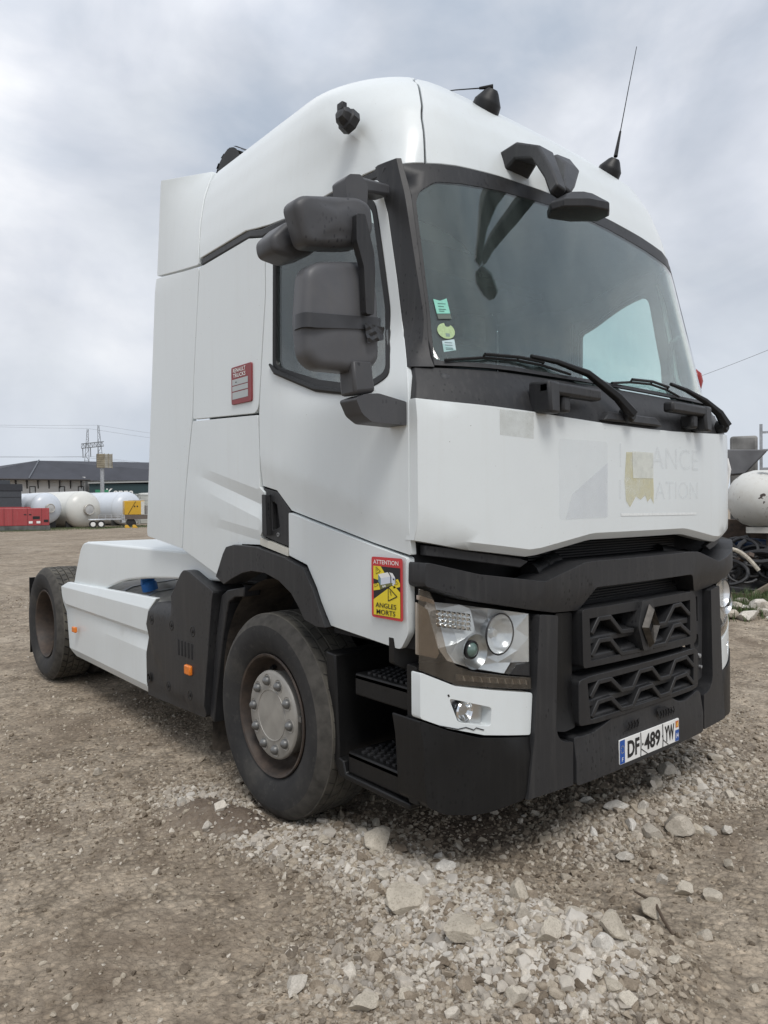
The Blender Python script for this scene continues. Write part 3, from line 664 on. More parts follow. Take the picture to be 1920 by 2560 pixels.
    mb = MB(); mb.box((sg*.60-.01, .3, .3), (sg*.60+.01, 1.6, 1.3)); mb.build('wheel_well_wall', VOID, T, smooth=0)
    sidepanel('rear_liner_lip', [(1.190, 1.10), (1.379, 1.066), (1.45, 1.03), (1.52, .80), (1.605, .33), (1.555, .30), (1.53, .44), (1.44, .80), (1.37, 1.0), (1.30, 1.035), (1.20, 1.045)], sg, off=-.035, thick=.10, mat=PLAST, r=0, bevel=.006)
    # ragged mud flap behind the front wheel
    mb = MB(); V = []; zb = [.13, .09, .12, .07, .11, .08, .10, .06]
    for i, zz in enumerate(zb): V += [(sg*(1.2-.085*i), 1.60+.012*(i % 2), .52), (sg*(1.2-.085*i), 1.62+.03*math.sin(i*2.1), zz)]
    mb.add(V, [(2*i, 2*i+1, 2*i+3, 2*i+2) for i in range(7)]); mb.build('mud_flap', MUD, T)
    # step well
    mb = MB(); mb.box((sg*.80-.01, -.12, .36), (sg*.80+.01, .43, 1.0)); mb.build('step_well_back', BLACK, T, smooth=0)
    sidepanel('step_side_wall', [(.455, .872), (.385, .865), (.36, .40), (.42, .43)], sg, off=-.03, thick=.45, mat=BLACK, r=0, bevel=.008)
    for (y0, y1, z, ext) in ((-.095, .275, .80, 0.), (-.11, .315, .455, .01)):
        mb = MB(); x1 = sg*(1.20+ext); x0 = sg*.86
        a, b_ = min(x0, x1), max(x0, x1); mb.box((a, y0, z-.03), (b_, y1, z)); mb.box((min(x1, x1-sg*.025), y0, z-.095), (max(x1, x1-sg*.025), y1, z-.001))
        st = mb.build('step', BLACK, T, bevel=.008)
        mt = MB(); nn = 9
        for i in range(nn):
            for j in range(7):
                yy = y0+.03+(y1-y0-.06)*(i+.5*(j % 2))/nn; xx = x1-sg*(.04+j*.038); mt.box((xx-.013, yy-.009, z), (xx+.013, yy+.009, z+.009))
        mt.build('tread_studs', PLAST, st, smooth=0)
    sidepanel('step_front_post', [(-.100, .905), (-.155, .90), (-.160, .37), (-.106, .37)], sg, off=-.02, thick=.30, mat=BLACK, r=.01, bevel=.01)
    sidepanel('step_lower_skirt', [(.42, .43), (.33, .41), (.315, .36), (-.10, .355), (-.10, .33), (.36, .335)], sg, off=-.03, thick=.06, mat=BLACK, r=0, bevel=.006)
    # side skirts
    sk = sidepanel('white_side_skirt', [(4.272, .860), (4.141, .905), (2.328, .935), (2.404, .836), (2.428, .747), (2.400, .664), (2.456, .552), (2.463, .293), (4.070, .287), (4.128, .325), (4.150, .36)], sg, d_skirt, creases=[[(4.14, .712+(2.44-4.14)*-.008-o_), (2.40, .712-o_)] for o_ in (0, .03, .13)]+[[(4.2, .86), (2.36, .86)], [(4.13, .355), (2.45, .355)], [(3.86, .73), (3.86, .58)], [(2.56, .72), (2.56, .55)]], s=.07, thick=.035, r=0, bevel=.006, smooth=5)
    mb = MB(); mb.box((sg*1.262-.012, 3.865, .518), (sg*1.262+.012, 3.94, .562)); mb.build('side_marker_lamp', AMBER, T, bevel=.006)
    SB = [(2.322, .912), (2.085, .923), (1.889, 1.128), (1.85, 1.148), (1.789, 1.148), (1.473, 1.053), (1.49, 1.007), (1.611, .318), (2.449, .291), (2.452, .569), (2.404, .68), (2.424, .764), (2.389, .846)]
    def dsb(y, z):
        d = 0.
        if z > .86-.0*(y) and y > 2.05: d = -(z-.86)*.7
        l = .72-(2.42-y)*1.05
        if z < l and z > .36: d -= .010
        if z < .36: d -= .018
        return d
    bp = sidepanel('black_battery_cover', SB, sg, dsb, off=.004, thick=.22, mat=PLAST, r=[.02, .03, .03, .01, .02, .05, 0, .03, .0, 0, 0, 0, 0], s=.045, bevel=.014, seg=3, creases=[[(2.33, .86), (2.1, .86)], [(2.38, .68), (1.80, .37)]])
    for by, bz in ((2.33, .80), (2.026, .80), (1.733, .80), (2.388, .418), (2.079, .419), (1.777, .422)):
        mb = MB(); mb.lathe([(.002, .034), (.004, .026), (-.004, .018), (-.004, .0)], (sg*1.257, by, bz), (sg, 0, 0), 14); mb.lathe([(-.004, .011), (.006, .011), (.008, 0)], (sg*1.257, by, bz), (sg, 0, 0), 6); mb.build('bolt', BLACK, bp)
    for i in range(5):
        y = 1.925-i*.045; mb = MB(); mb.box((sg*1.258-.004, y-.010, .635), (sg*1.258+.004, y+.010, .728)); mb.build('vent_slot', VOID, bp, bevel=.003)
    mb = MB(); mb.box((sg*1.262-.014, 1.745, .540), (sg*1.262+.014, 1.825, .597)); mk('side_marker_lamp', mb.V, mb.F, AMBER, T, bevel=.008)
    # white shroud over the chassis
    BX = [(4.100, .893), (3.955, 1.19), (3.90, 1.235), (3.80, 1.25), (1.35, 1.25), (1.35, 1.108), (1.937, 1.081), (2.539, 1.046), (2.93, 1.004), (3.201, .945), (3.35, .90)]
    mb = MB(); V, Tt = tri2d(fillet(BX, [0, .02, .03, 0, 0, 0, .1, .1, .1, 0, 0], 4), .12)
    panel('chassis_shroud', fillet(BX, [0, .02, .03, 0, 0, 0, .1, .1, .1, 0, 0], 4), (lambda y, z: Vector((sg*(1.205-max(0, z-.95)*.06), y, z))), (-sg*.03, 0, 0), PAINT, T, s=.12, bevel=.02, seg=3, smooth=20)
    mb = MB(); xs = sorted((sg*1.17, sg*.56)); mb.box((xs[0], 1.5, 1.225), (xs[1], 3.86, 1.249)); mb.build('shroud_top', PAINT, T, bevel=.01)
    # fuel tank under the shroud
    mb = MB(); P = fillet([(sg*.50, .32), (sg*1.15, .32), (sg*1.15, .915), (sg*.5, .97)], .14, 8)
    mb.prism(P, lambda x, z: (x, 2.35, z), lambda x, z: (x, 3.95, z)); tk = mb.build('fuel_tank', GREYM, T, bevel=.03, seg=3)
    for y in (2.75, 3.2, 3.6):
        mb = MB(); mb.prism([(x*1.004, z+.006*(1 if z > .6 else -1)) for x, z in P], lambda x, z: (x, y, z), lambda x, z: (x, y+.045, z)); mb.build('tank_strap', STEEL, tk)
    mb = MB(); mb.lathe([(0, .055), (.05, .055), (.06, .045), (.075, .02), (.075, 0)], (sg*1.05, 2.86, .93), (sg*.25, 0, 1), 18); mb.box((sg*1.07-.045, 2.845, .97), (sg*1.07+.045, 2.875, 1.015)); mb.build('fuel_cap', BLUE, tk)
    mb = MB(); mb.tube([(sg*.9, 1.4, 1.03), (sg*.92, 2.0, 1.0), (sg*.86, 2.6, .995), (sg*.78, 3.3, 1.0)], .012); mb.tube([(sg*.83, 1.35, 1.05), (sg*.80, 2.1, 1.03), (sg*.7, 3.2, 1.02)], .015); mb.build('hose', BLACK, T)
    # rear mud flap
    mb = MB(); mb.box((min(sg*.75, sg*1.24), 5.33, .14), (max(sg*.75, sg*1.24), 5.345, .86)); mb.build('rear_mud_flap', BLACK, T, smooth=0)
    mb = MB(); mb.box((sg*.42-.04, .6, .82), (sg*.42+.04, 5.9, 1.08)); mb.build('frame_rail', BLACK, T, smooth=0)
mb = MB(); mb.box((-.45, 4.1, 1.08), (.45, 5.2, 1.12)); mb.build('fifth_wheel', GREYM, T, bevel=.01)
mb = MB(); mb.tube([(-.9, 4.706, .5), (.9, 4.706, .5)], .09, 16); mb.lathe([(-.2, .12), (-.1, .2), (.1, .2), (.2, .12)], (0, 4.706, .5), (1, 0, 0), 20); mb.build('rear_axle', BLACK, T)
mb = MB(); mb.box((-1.0, .8, .36), (1.0, .96, .50)); mb.build('front_axle', BLACK, T, bevel=.02)
mb = MB(); mb.box((-.41, -.08, .45), (.41, 1.5, 1.2)); mb.build('engine_block', VOID, T, smooth=0)

# ---- roof
def roof_rows():
    "u: 0 rear left .. 1 front centre; returns rows of points for the left half"
    zq = [side_pt(a_, b_2) for a_, b_2 in zip([-.02, .134, .402, .664, .934, 1.049, 1.59], [2.855, 2.866, 2.872, 2.871, 2.892, 2.923, 2.921])]
    zb_side = lambda y: interp(y, [p.y for p in zq], [p.z for p in zq])
    fade = lambda z: .130*(1-s3((z-2.98)/.50))
    WR = lambda z, y=0.: WW(z)-fade(z)*s3((1.06-y)/.90)
    nv = 26; rows = []
    for j in range(nv+1):
        t = j/nv; g = 1-(1-t)**1.45; pts = []
        def zl(z0): return z0+(3.66-z0)*g
        # corner parameters depend on height
        z = zl(2.9); 
        def cr(z): return interp(z, [2.85, 2.95, 3.1, 3.3, 3.45, 3.55, 3.62, 3.66], [.05, .08, .16, .28, .36, .42, .42, .18])
        def fy(x, z):
            w = WR(z); r = min(cr(z), w*.9); e = max(0., min(1., (abs(x)-(w-r))/r)); return FF(x, z)+r*(1-math.sqrt(max(0, 1-e*e)))
        for i in range(15):      # side, rear to corner
            y = 1.60+(.02-1.60)*i/14; zz = zl(zb_side(y)); yr = 1.60+max(0, zz-2.9)*.2
            w = WR(zz); ya = fy(w, zz); y = yr+(ya-yr)*i/14; zz = zl(zb_side(y)); pts.append(Vector((-WR(zz, y), y, zz)))
        zf0 = lambda x: interp(abs(x), [0, .3, .6, .95, 1.09, 1.125], [3.018, 3.014, 3.000, 2.964, 2.943, 2.935])
        xs_ = lambda z: interp(z, [2.9, 3.2, 3.45, 3.6, 3.66], [1.0, .95, .86, .68, .15])
        for i in range(1, 13):   # corner to seam
            a = math.pi/2*i/12; zz = zl(zf0(1.25)); w = WR(zz)
            for _ in range(3):
                w = WR(zz); s_ = min(xs_(zz), w*.92); x = w-(w-s_)*(1-math.cos(a)) if i < 12 else s_; zz = zl(zf0(x))
            pts.append(Vector((-x, fy(x, zz), zz)))
        for i in range(1, 15):
            zz = zl(2.95)
            for _ in range(2): s_ = min(xs_(zz), WR(zz)*.92); x = s_*(1-i/14); zz = zl(zf0(x))
            pts.append(Vector((-x, fy(x, zz), zz)))
        rows.append(pts)
    return rows
RR = roof_rows(); full = [r+[Vector((-p.x, p.y, p.z)) for p in reversed(r[:-1])] for r in RR]
def roof_piece(name, a, b, mat, push=0., bevel=.004):
    cx, cy_, cz = 0, .9, 2.9; V = []; nr = len(full)
    for r in full: V += [p.copy() for p in r[a:b+1]]
    m = b-a+1; n = len(V); F = [(j*m+i, j*m+i+1, (j+1)*m+i+1, (j+1)*m+i) for j in range(nr-1) for i in range(m-1)]
    # outward normal
    nrm = [Vector() for _ in V]
    for f in F:
        c = (V[f[1]]-V[f[0]]).cross(V[f[2]]-V[f[1]])
        for i in f: nrm[i] += c
    s0 = sum(1 if nrm[i].dot(V[i]-Vector((cx, cy_, cz))) > 0 else -1 for i in range(n))
    if s0 < 0: F = [tuple(reversed(f)) for f in F]; nrm = [-q for q in nrm]
    nrm = [q.normalized() if q.length > 1e-9 else Vector((0, 0, 1)) for q in nrm]
    V = [v+q*push for v, q in zip(V, nrm)]
    B = [v-q*.02 for v, q in zip(V, nrm)]
    e = {(f[i], f[(i+1) % 4]) for f in F for i in range(4)}
    G = F+[tuple(i+n for i in reversed(f)) for f in F]+[(j, i, i+n, j+n) for (i, j) in e if (j, i) not in e]
    return mk(name, V+B, G, mat, T, bevel=bevel, smooth=30)
ns = 26    # index of the seam in a row
L0 = len(full[0])-1
# pull the seam edges apart a little
def gap(rows, k, d):
    for r in rows: pass
for r in full:
    p = r[ns]; q = r[L0-ns]
    r.insert(ns+1, p+(r[ns+1]-p)*.10); r[ns] = p+(r[ns-1]-p)*.10
    k = len(r)-1-ns; q = r[k]; r.insert(k, q+(r[k-1]-q)*.10); r[k+1] = q+(r[k+2]-q)*.10
roof_piece('roof_side_shell', 0, ns, PAINT); roof_piece('roof_front_shell', ns+1, len(full[0])-2-ns, PAINT, -.002); roof_piece('roof_side_shell', len(full[0])-1-ns, len(full[0])-1, PAINT)
roof_piece('roof_lining', 0, len(full[0])-1, plain('dark_lining', (.03, .03, .03), .9), -.022, 0)
rear = [r[0] for r in full]; rearR = [r[-1] for r in full]
mk('roof_rear_wall', [p-Vector((-.03, .03, .0)) for p in rear]+[p-Vector((.03, .03, 0)) for p in rearR], [(i, i+1, i+1+len(rear), i+len(rear)) for i in range(len(rear)-1)], PAINT, T)
mb = MB(); mb.box((-1.19, 1.60, 1.25), (1.19, 1.63, 2.95)); mb.build('cab_rear_wall', PAINT, T, smooth=0)
# ribbed air intake, side horn and roof fittings
mb = MB()
for i in range(15):
    a0 = math.pi*i/15; r0 = .160 if i % 2 else .148
    mb.add([(-.60, 1.86-math.cos(a)*rr*1.25, 3.575+math.sin(a)*rr) if s == 0 else (-.93, 1.86-math.cos(a)*rr*1.25, 3.575+math.sin(a)*rr) for a in (a0, a0+math.pi/15) for s in (0, 1) for rr in (r0,)], [(0, 1, 3, 2)])
mb.lathe([(0, .0), (.0, .158)], (-.93, 1.86, 3.575), (-1, 0, 0), 30)
mb.build('air_intake', BLACK, T, smooth=0)
mb = MB(); mb.lathe([(-.03, .052), (.006, .050), (.012, .042), (.03, .040), (.045, .028), (.048, 0)], (-1.192, .305, 3.185), (-.94, -.12, .30), 8); mb.box((-1.232, .285, 3.212), (-1.205, .325, 3.245)); mb.build('side_roof_camera', PLAST, T, bevel=.004)
mb = MB(); mb.hexa([(-1.02, .95, 3.44), (-.98, .95, 3.44), (-.98, 1.02, 3.44), (-1.02, 1.02, 3.44), (-1.005, .99, 3.535), (-.995, .99, 3.535), (-.995, 1.01, 3.53), (-1.005, 1.01, 3.53)]); mb.build('roof_stud', BLACK, T)
def antenna(x, y, z, tip, nm):
    mb = MB(); mb.lathe([(-.04, .072), (.01, .068), (.025, .058), (.058, .036), (.070, .024), (.072, 0)], (x, y, z), (0, -.55, .84), 20); mb.build('antenna_base', BLACK, T)
    p = Vector((x, y-.04, z+.07)); t = Vector(tip); mb = MB(); mb.tube([p, p.lerp(t, .22)], [.012, .006], 8); mb.tube([p.lerp(t, .22), p.lerp(t, .6)+Vector((0, 0, .004)), t], [.0032, .0028, .0022], 6); mb.build('antenna_whip', BLACK, T)
antenna(-.41, .20, 3.475, (-.60, .40, 3.55), 0)
antenna(.68, .22, 3.475, (.965, .21, 4.31), 1)

# ---- windscreen and pillars
WS = [(-1.086, 2.937), (-.952, 2.958), (-.60, 2.994), (-.3, 3.008), (0, 3.012), (.3, 3.008), (.60, 2.994), (.952, 2.958), (1.086, 2.937), (1.075, 2.80), (1.10, 2.29), (1.125, 2.064), (.6, 2.062), (0, 2.062), (-.6, 2.062), (-1.125, 2.064), (-1.10, 2.29), (-1.075, 2.80)]
GI = fillet([(-1.062, 2.77), (-1.04, 2.82), (-.968, 2.872), (-.605, 2.917), (-.223, 2.944), (0, 2.95), (.223, 2.944), (.605, 2.917), (.968, 2.872), (1.04, 2.82), (1.062, 2.77), (1.088, 2.29), (1.110, 2.085), (.6, 2.080), (0, 2.080), (-.6, 2.080), (-1.110, 2.085), (-1.088, 2.29)], .02, 2)
wsf = panel('windscreen_surround', WS, fm(.006), (0, .02, 0), PLAST, T, holes=[GI], s=.09, bevel=.002)
panel('windscreen', GI, fm(.004), (0, .006, 0), WSG, T, s=.09, bevel=0)
for sg in SIDES:
    V = []; zs = list(np.linspace(2.045, 2.868, 24)); F = []
    for z in zs:
        yd = interp(z, [1.93, 2.012, 2.11, 2.4, 2.659, 2.812, 2.865], [-.146, -.143, -.130, -.083, -.033, .010, .022])
        A_ = side_pt(yd+.055, z, -.012, sg); Bp = side_pt(yd+.004, z, -.001, sg); Z_ = Bp.z
        xg = interp(Z_, [1.95, 2.0, 2.062, 2.29, 2.80, 2.94], [1.22, 1.16, 1.127, 1.102, 1.077, 1.088]); xe = abs(Bp.x)
        m1 = xe-.10*(xe-xg)-.004; m2 = xg+.45*(xe-xg)
        V += [A_, Bp, (sg*m1, min(Bp.y-.012, max(FF(m1, Z_), Bp.y-.045)), Z_), (sg*m2, max(FF(m2, Z_)-.004, FF(m2, Z_)-.004), Z_), (sg*xg, FF(xg, Z_)-.008, Z_), (sg*(xg-.01), FF(xg, Z_)+.05, Z_)]
    for j in range(len(zs)-1):
        for i in range(5):
            q = (j*6+i, j*6+i+1, (j+1)*6+i+1, (j+1)*6+i); F.append(q if sg > 0 else tuple(reversed(q)))
    F.append(tuple(range(6)) if sg < 0 else tuple(reversed(range(6)))); k = (len(zs)-1)*6; F.append(tuple(range(k, k+6)) if sg > 0 else tuple(reversed(range(k, k+6))))
    mk('windscreen_pillar', V, F, PLAST, T, smooth=30)
# cowl below the glass
TOP = [(-1.192, 2.056), (-1.125, 2.056), (-.6, 2.054), (0, 2.054), (.6, 2.054), (1.125, 2.056), (1.192, 2.056)]
BT = [(-1.252, 1.921), (-1.114, 1.908), (-.891, 1.893), (-.58, 1.880), (-.28, 1.870), (0, 1.868), (.28, 1.870), (.58, 1.880), (.891, 1.893), (1.114, 1.908), (1.252, 1.921)]
panel('scuttle_panel', TOP+[(x, z-.015) for x, z in reversed(BT)], fm(-.006), (0, .05, 0), PLAST, T, s=.07, bevel=.004, creases=[[(-1.1, 1.99), (1.1, 1.99)]])
for x0, x1, u in ((-.765, -.40, 0), (.175, .565, 1)):
    mb = MB(); y = FF((x0+x1)/2, 1.95)
    mb.box((x0, y-.085, 1.955), (x1, y-.03, 2.005)); xb = x0+.0 if u == 0 else x1-.075
    mb.hexa([(xb, y-.095, 1.878), (xb+.075, y-.085, 1.878), (xb+.075, y+.02, 1.885), (xb, y+.02, 1.885), (xb, y-.085, 2.008), (xb+.075, y-.085, 2.008), (xb+.075, y+.02, 2.012), (xb, y+.02, 2.012)])
    xb = x0+.11 if u == 0 else x1-.17; mb.box((xb, y-.07, 1.89), (xb+.055, y-.0, 1.96)); mb.build('cleaning_step', PLAST, T, bevel=.012)
mb = MB(); P = [(-.335, 1.882), (-.28, 1.925), (.10, 1.925), (.15, 1.882)]
panel('scuttle_cover', P, fm(.022), (0, .04, 0), PLAST, T, s=.06, bevel=.008)
def wiper(pts, blade, dx):
    mb = MB(); Q = [fm(o)(x, z) for x, z, o in pts]
    mb.tube(Q, [.030, .024, .018, .013, .010, .008][:len(Q)], 6); mb.lathe([(-.0, .035), (.045, .034), (.055, .022), (.055, 0)], fm(.0)(*pts[0][:2]), (0, -1, 0), 16)
    w = mb.build('wiper_arm', BLACK, T, bevel=.003)
    mb = MB(); B = [fm(.018)(x, z) for x, z in blade]; mb.tube(B, .006, 6); B = [fm(.035)(x, z+.012) for x, z in blade[1:-1]]; mb.tube(B, .007, 6)
    for q in blade[1:-1]: mb.tube([fm(.018)(*q), fm(.035)(q[0], q[1]+.012)], .005, 5)
    mb.build('wiper_blade', BLACK, w)
wiper([(-.155, 1.915, .05), (-.23, 1.99, .06), (-.35, 2.092, .055), (-.525, 2.128, .045), (-.68, 2.135, .04)], [(-1.085, 2.086), (-.925, 2.106), (-.75, 2.112), (-.60, 2.108), (-.43, 2.085)], 0)
wiper([(.84, 1.93, .05), (.80, 2.0, .06), (.72, 2.065, .055), (.58, 2.112, .045), (.43, 2.13, .04)], [(-.13, 2.076), (.05, 2.10), (.25, 2.112), (.40, 2.098), (.50, 2.07)], 0)

# ---- bonnet flap
BB = [(1.252, 1.385), (1.054, 1.343), (.80, 1.308), (.735, 1.312), (.425, 1.358), (.38, 1.362), (-.38, 1.362), (-.425, 1.358), (-.735, 1.312), (-.80, 1.308), (-1.054, 1.343), (-1.252, 1.385)]
zbb = lambda x: interp(x, [-1.252, -1.054, -.8, -.735, -.425, -.38, .38, .425, .735, .8, 1.054, 1.252], [1.385, 1.343, 1.308, 1.312, 1.358, 1.362, 1.362, 1.358, 1.312, 1.308, 1.343, 1.385])
def bon(x, z):
    d = 0 if z-zbb(x) > .03 else -(0.03-(z-zbb(x)))*.8
    return Vector((x, FF(x, z)-.004-d, z))
bonnet = panel('bonnet_flap', BT+BB, bon, (0, .05, 0), PAINT, T, s=.07, bevel=.010, seg=3, creases=[[(x, z+.03) for x, z in BB[1:-1]]])
def faint(nm, c, a0, a1):
    b = NB(nm); n = b.noise(14, 5, .65); return b.set(col=c, rough=.45, alpha=b.ramp(n, [(.3, a0), (.65, a1)]))
G1 = faint('ghost_grey', (.60, .63, .68), .06, .09); G2 = faint('ghost_lilac', (.56, .58, .66), .10, .14); G3 = faint('glue_residue', (.58, .59, .55), .12, .36)
YS = faint('yellow_glue_stain', (.68, .63, .38), .30, .62); PL = faint('lighter_patch', (.72, .74, .68), .6, .9)
decal('glue_patch', [(-.943, 1.889), (-.773, 1.882), (-.774, 1.779), (-.943, 1.789)], fm(.0055), G3, bonnet)
decal('sticker_ghost', fillet([(-.625, 1.789), (-.290, 1.790), (-.293, 1.455), (-.624, 1.452)], .02), fm(.0055), G1, bonnet)
decal('sticker_ghost_stripe', [(-.29, 1.70), (-.293, 1.458), (-.53, 1.455), (-.585, 1.452), (-.54, 1.56)], fm(.0065), G2, bonnet)
decal('yellow_stain', [(-.146, 1.752), (-.098, 1.752), (-.093, 1.634), (.083, 1.636), (.088, 1.58), (.085, 1.515), (.06, 1.545), (.03, 1.525), (.01, 1.555), (-.03, 1.535), (-.07, 1.55), (-.12, 1.50), (-.15, 1.53), (-.162, 1.62)], fm(.0060), YS, bonnet, label='yellow glue stain with a ragged lower edge')
decal('pale_patch', [(-.098, 1.757), (.084, 1.757), (.083, 1.637), (-.093, 1.634)], fm(.0066), PL, bonnet)
GT = faint('ghost_letters', (.55, .58, .60), .07, .17)
for s_, u0, v0, h, w in (('ANCE', .06, 1.683, .105, .48), ('ATION', .095, 1.537, .088, .44), ('I', -.20, 1.683, .105, .012), ('I', -.205, 1.537, .088, .012)):
    text_on('ghost_lettering', s_, u0, v0, h, w, fm(.0072), GT, bonnet)
decal('ghost_line', [(-.19, 1.475), (.52, 1.470), (.52, 1.458), (-.19, 1.462)], fm(.0058), plain('ghost_line', (.77, .795, .79), .4, var=.08, vs_=60), bonnet)

# ---- gap under the flap: rails, radiator fins, spring tubes
for i in range(9):
    mb = MB(); z = 1.335-i*.012; mb.box((-.62, -.20, z), (.62, -.19, z+.005)); mb.build('radiator_fin', BLACK, T, smooth=0)
mb = MB(); P = [(-1.2, 1.365), (-.80, 1.30), (-.75, 1.285), (-.80, 1.262), (-1.2, 1.325)]
for sgn in SIDES: panel('flap_lower_trim', [(x*-sgn, z) for x, z in P], fm(-.045), (0, .03, 0), PLAST, T, s=.08, bevel=.004)
for sgn in SIDES:
    mb = MB(); a = Vector((sgn*.665, -.245, 1.225)); b2 = Vector((sgn*.44, -.20, 1.262)); mb.tube([a, a.lerp(b2, .12), a.lerp(b2, .14), a.lerp(b2, .5), a.lerp(b2, .52), b2], [.044, .044, .036, .036, .044, .044], 18); mb.build('strut_tube', BLACK, T)
# ---- grille beam
BE = [(-1.245, 1.305), (-1.054, 1.253), (-.86, 1.225), (-.74, 1.207), (-.49, 1.270), (-.42, 1.273), (.42, 1.273), (.49, 1.270), (.74, 1.207), (.86, 1.225), (1.054, 1.253), (1.245, 1.305), (1.248, 1.215), (1.055, 1.148), (.758, 1.089), (.656, 1.072), (.50, 1.066), (.415, 1.160), (-.415, 1.160), (-.50, 1.066), (-.656, 1.072), (-.758, 1.089), (-1.055, 1.148), (-1.248, 1.215)]
panel('grille_beam', fillet(BE, .015, 3), (lambda x, z: Vector((x, FF(x, z)-.03+max(0, 1.15-z)*.35*(1 if abs(x) > .45 else .4), z))), (0, .17, 0), PLAST, T, s=.07, bevel=.012, seg=3, creases=[[(-1.1, 1.19), (-.75, 1.14), (-.52, 1.13)], [(.52, 1.13), (.75, 1.14), (1.1, 1.19)]])
# ---- grille
mb = MB(); mb.box((-.55, -.28, .55), (.55, -.26, 1.2)); mb.build('grille_backing', VOID, T, smooth=0)
for i in range(7): mb = MB(); mb.box((-.46, -.295, 1.085+i*.012), (.46, -.285, 1.089+i*.012)); mb.build('radiator_fin', BLACK, T, smooth=0)
def gframe(name, P, hole, off):
    return panel(name, fillet(P, .02, 3), fm(off), (0, .09, 0), GRP, T, holes=[hole], s=.08, bevel=.008, seg=2)
gu = gframe('upper_grille', [(-.505, 1.073), (.435, 1.073), (.47, 1.04), (.475, .83), (.455, .81), (-.495, .822), (-.50, .85)], [(-.455, 1.03), (.405, 1.032), (.405, .848), (-.445, .848)], .025)
gl = gframe('lower_grille', [(-.53, .775), (-.45, .785), (.45, .785), (.495, .76), (.49, .585), (.42, .575), (-.40, .575), (-.53, .583)], [(-.47, .755), (.44, .757), (.44, .60), (-.45, .60)], .025)
def zig(name, pts, par, w=.0105, off=.028):
    for i in range(len(pts)-1):
        a = Vector(pts[i]); b2 = Vector(pts[i+1]); d = (b2-a).normalized(); n = Vector((-d.y, d.x))*w; a = a-d*w*.6; b2 = b2+d*w*.6
        mb = MB(); Q = [a-n, b2-n, b2+n, a+n]; mb.hexa([fm(off)(*q) for q in Q]+[fm(off-.07)(*q) for q in Q]); mb.build(name, GRP, par, bevel=.004)
def slat(name, x0, x1, zt, par, lean=.06):
    mb = MB(); f = fm(.015); g = fm(-.055)
    mb.hexa([f(x0, zt-.03), f(x1, zt-.03), g(x1, zt-.022), g(x0, zt-.022), f(x0, zt), f(x1, zt), g(x1, zt+.03), g(x0, zt+.03)]); mb.build(name, GRP, par, bevel=.006)
for r, par in (([(-.437, .968), (-.39, 1.022), (-.308, 1.022), (-.222, .948), (-.133, .944)], gu), ([(.055, .946), (.156, .943), (.237, 1.018), (.305, 1.02), (.393, .965)], gu),
               ([(-.437, .872), (-.387, .928), (-.309, .926), (-.222, .850), (-.08, .846)], gu), ([(.042, .846), (.155, .846), (.236, .922), (.298, .922), (.399, .866)], gu),
               ([(-.445, .697), (-.395, .750), (-.305, .750), (-.223, .687), (-.135, .683), (-.078, .748), (.028, .748), (.102, .685), (.193, .683), (.248, .750), (.361, .752), (.434, .700)], gl),
               ([(-.440, .612), (-.398, .664), (-.306, .667), (-.224, .602), (-.136, .600), (-.079, .665), (.027, .667), (.101, .603), (.192, .603), (.247, .664), (.360, .668), (.433, .612)], gl)):
    zig('grille_bar', r, par)
slat('grille_slat', -.44, .40, .945, gu); slat('grille_slat', -.44, .40, .868, gu); slat('grille_slat', -.45, .43, .678, gl); slat('grille_slat', -.45, .43, .612, gl)
# emblem: open diamond on a hexagonal boss
cxe = -.040
panel('emblem_base', fillet([(-.085+.0, 1.075), (.0, 1.072), (.050, .955), (.004, .845), (-.075, .845), (-.120, .96)], .008), fm(.045), (0, .09, 0), PLAST, gu, s=.06, bevel=.006)
mb = MB(); H = .100; Wd = .062; zc = .957
Oo = [(cxe, zc+H), (cxe+Wd, zc), (cxe, zc-H), (cxe-Wd, zc)]; Ii = [(cxe, zc+H*.60), (cxe+Wd*.54, zc), (cxe, zc-H*.60), (cxe-Wd*.54, zc)]; Mm = [(cxe+(o[0]-cxe)*.75, zc+(o[1]-zc)*.76) for o in Oo]
f0, f1 = fm(.052), fm(.078); V = [f0(*p) for p in Oo]+[f1(*p) for p in Mm]+[f0(*p) for p in Ii]
F = []
for i in range(4): j = (i+1) % 4; F += [(i, j, j+4, i+4), (i+4, j+4, j+8, i+8)]
mk('diamond_emblem', V, [tuple(reversed(f)) for f in F], plain('worn_chrome', (.085, .078, .07), .32, .7, var=.3, vs_=30), gu, smooth=0)
# ---- bars and pillars beside the grille
PI = fillet([(-.765, 1.075), (-.655, 1.062), (-.672, .61), (-.66, .565), (-.62, .535), (-.565, .528), (-.565, .346), (-.838, .350), (-.801, .585)], [.01, .01, 0, .04, .04, .01, .01, 0, 0], 4)
for sgn in SIDES: panel('bumper_pillar', [(x*-sgn, z) for x, z in PI], (lambda x, z: Vector((x, FF(x, z)-.022, z))), (0, .15, 0), PLAST, T, s=.08, bevel=.012, seg=3)
panel('grille_side_bar', fillet([(-.632, 1.065), (-.522, 1.060), (-.532, .578), (-.60, .572), (-.665, .585)], .012), (lambda x, z: Vector((x, FF(x, z)+.012-max(0, .66-z)*.25, z))), (0, .08, 0), BLACK, T, s=.08, bevel=.010, seg=2)
panel('grille_bracket', fillet([(.645, 1.07), (.50, 1.075), (.50, .60), (.53, .575), (.635, .60)], .012), fm(-.02), (0, .02, 0), PLAST, T, s=.08, bevel=.004, holes=[fillet([(.545, .835), (.595, .835), (.595, .765), (.545, .765)], .03, 5), [(.56, 1.03), (.585, 1.03), (.588, .90), (.575, .90)]])
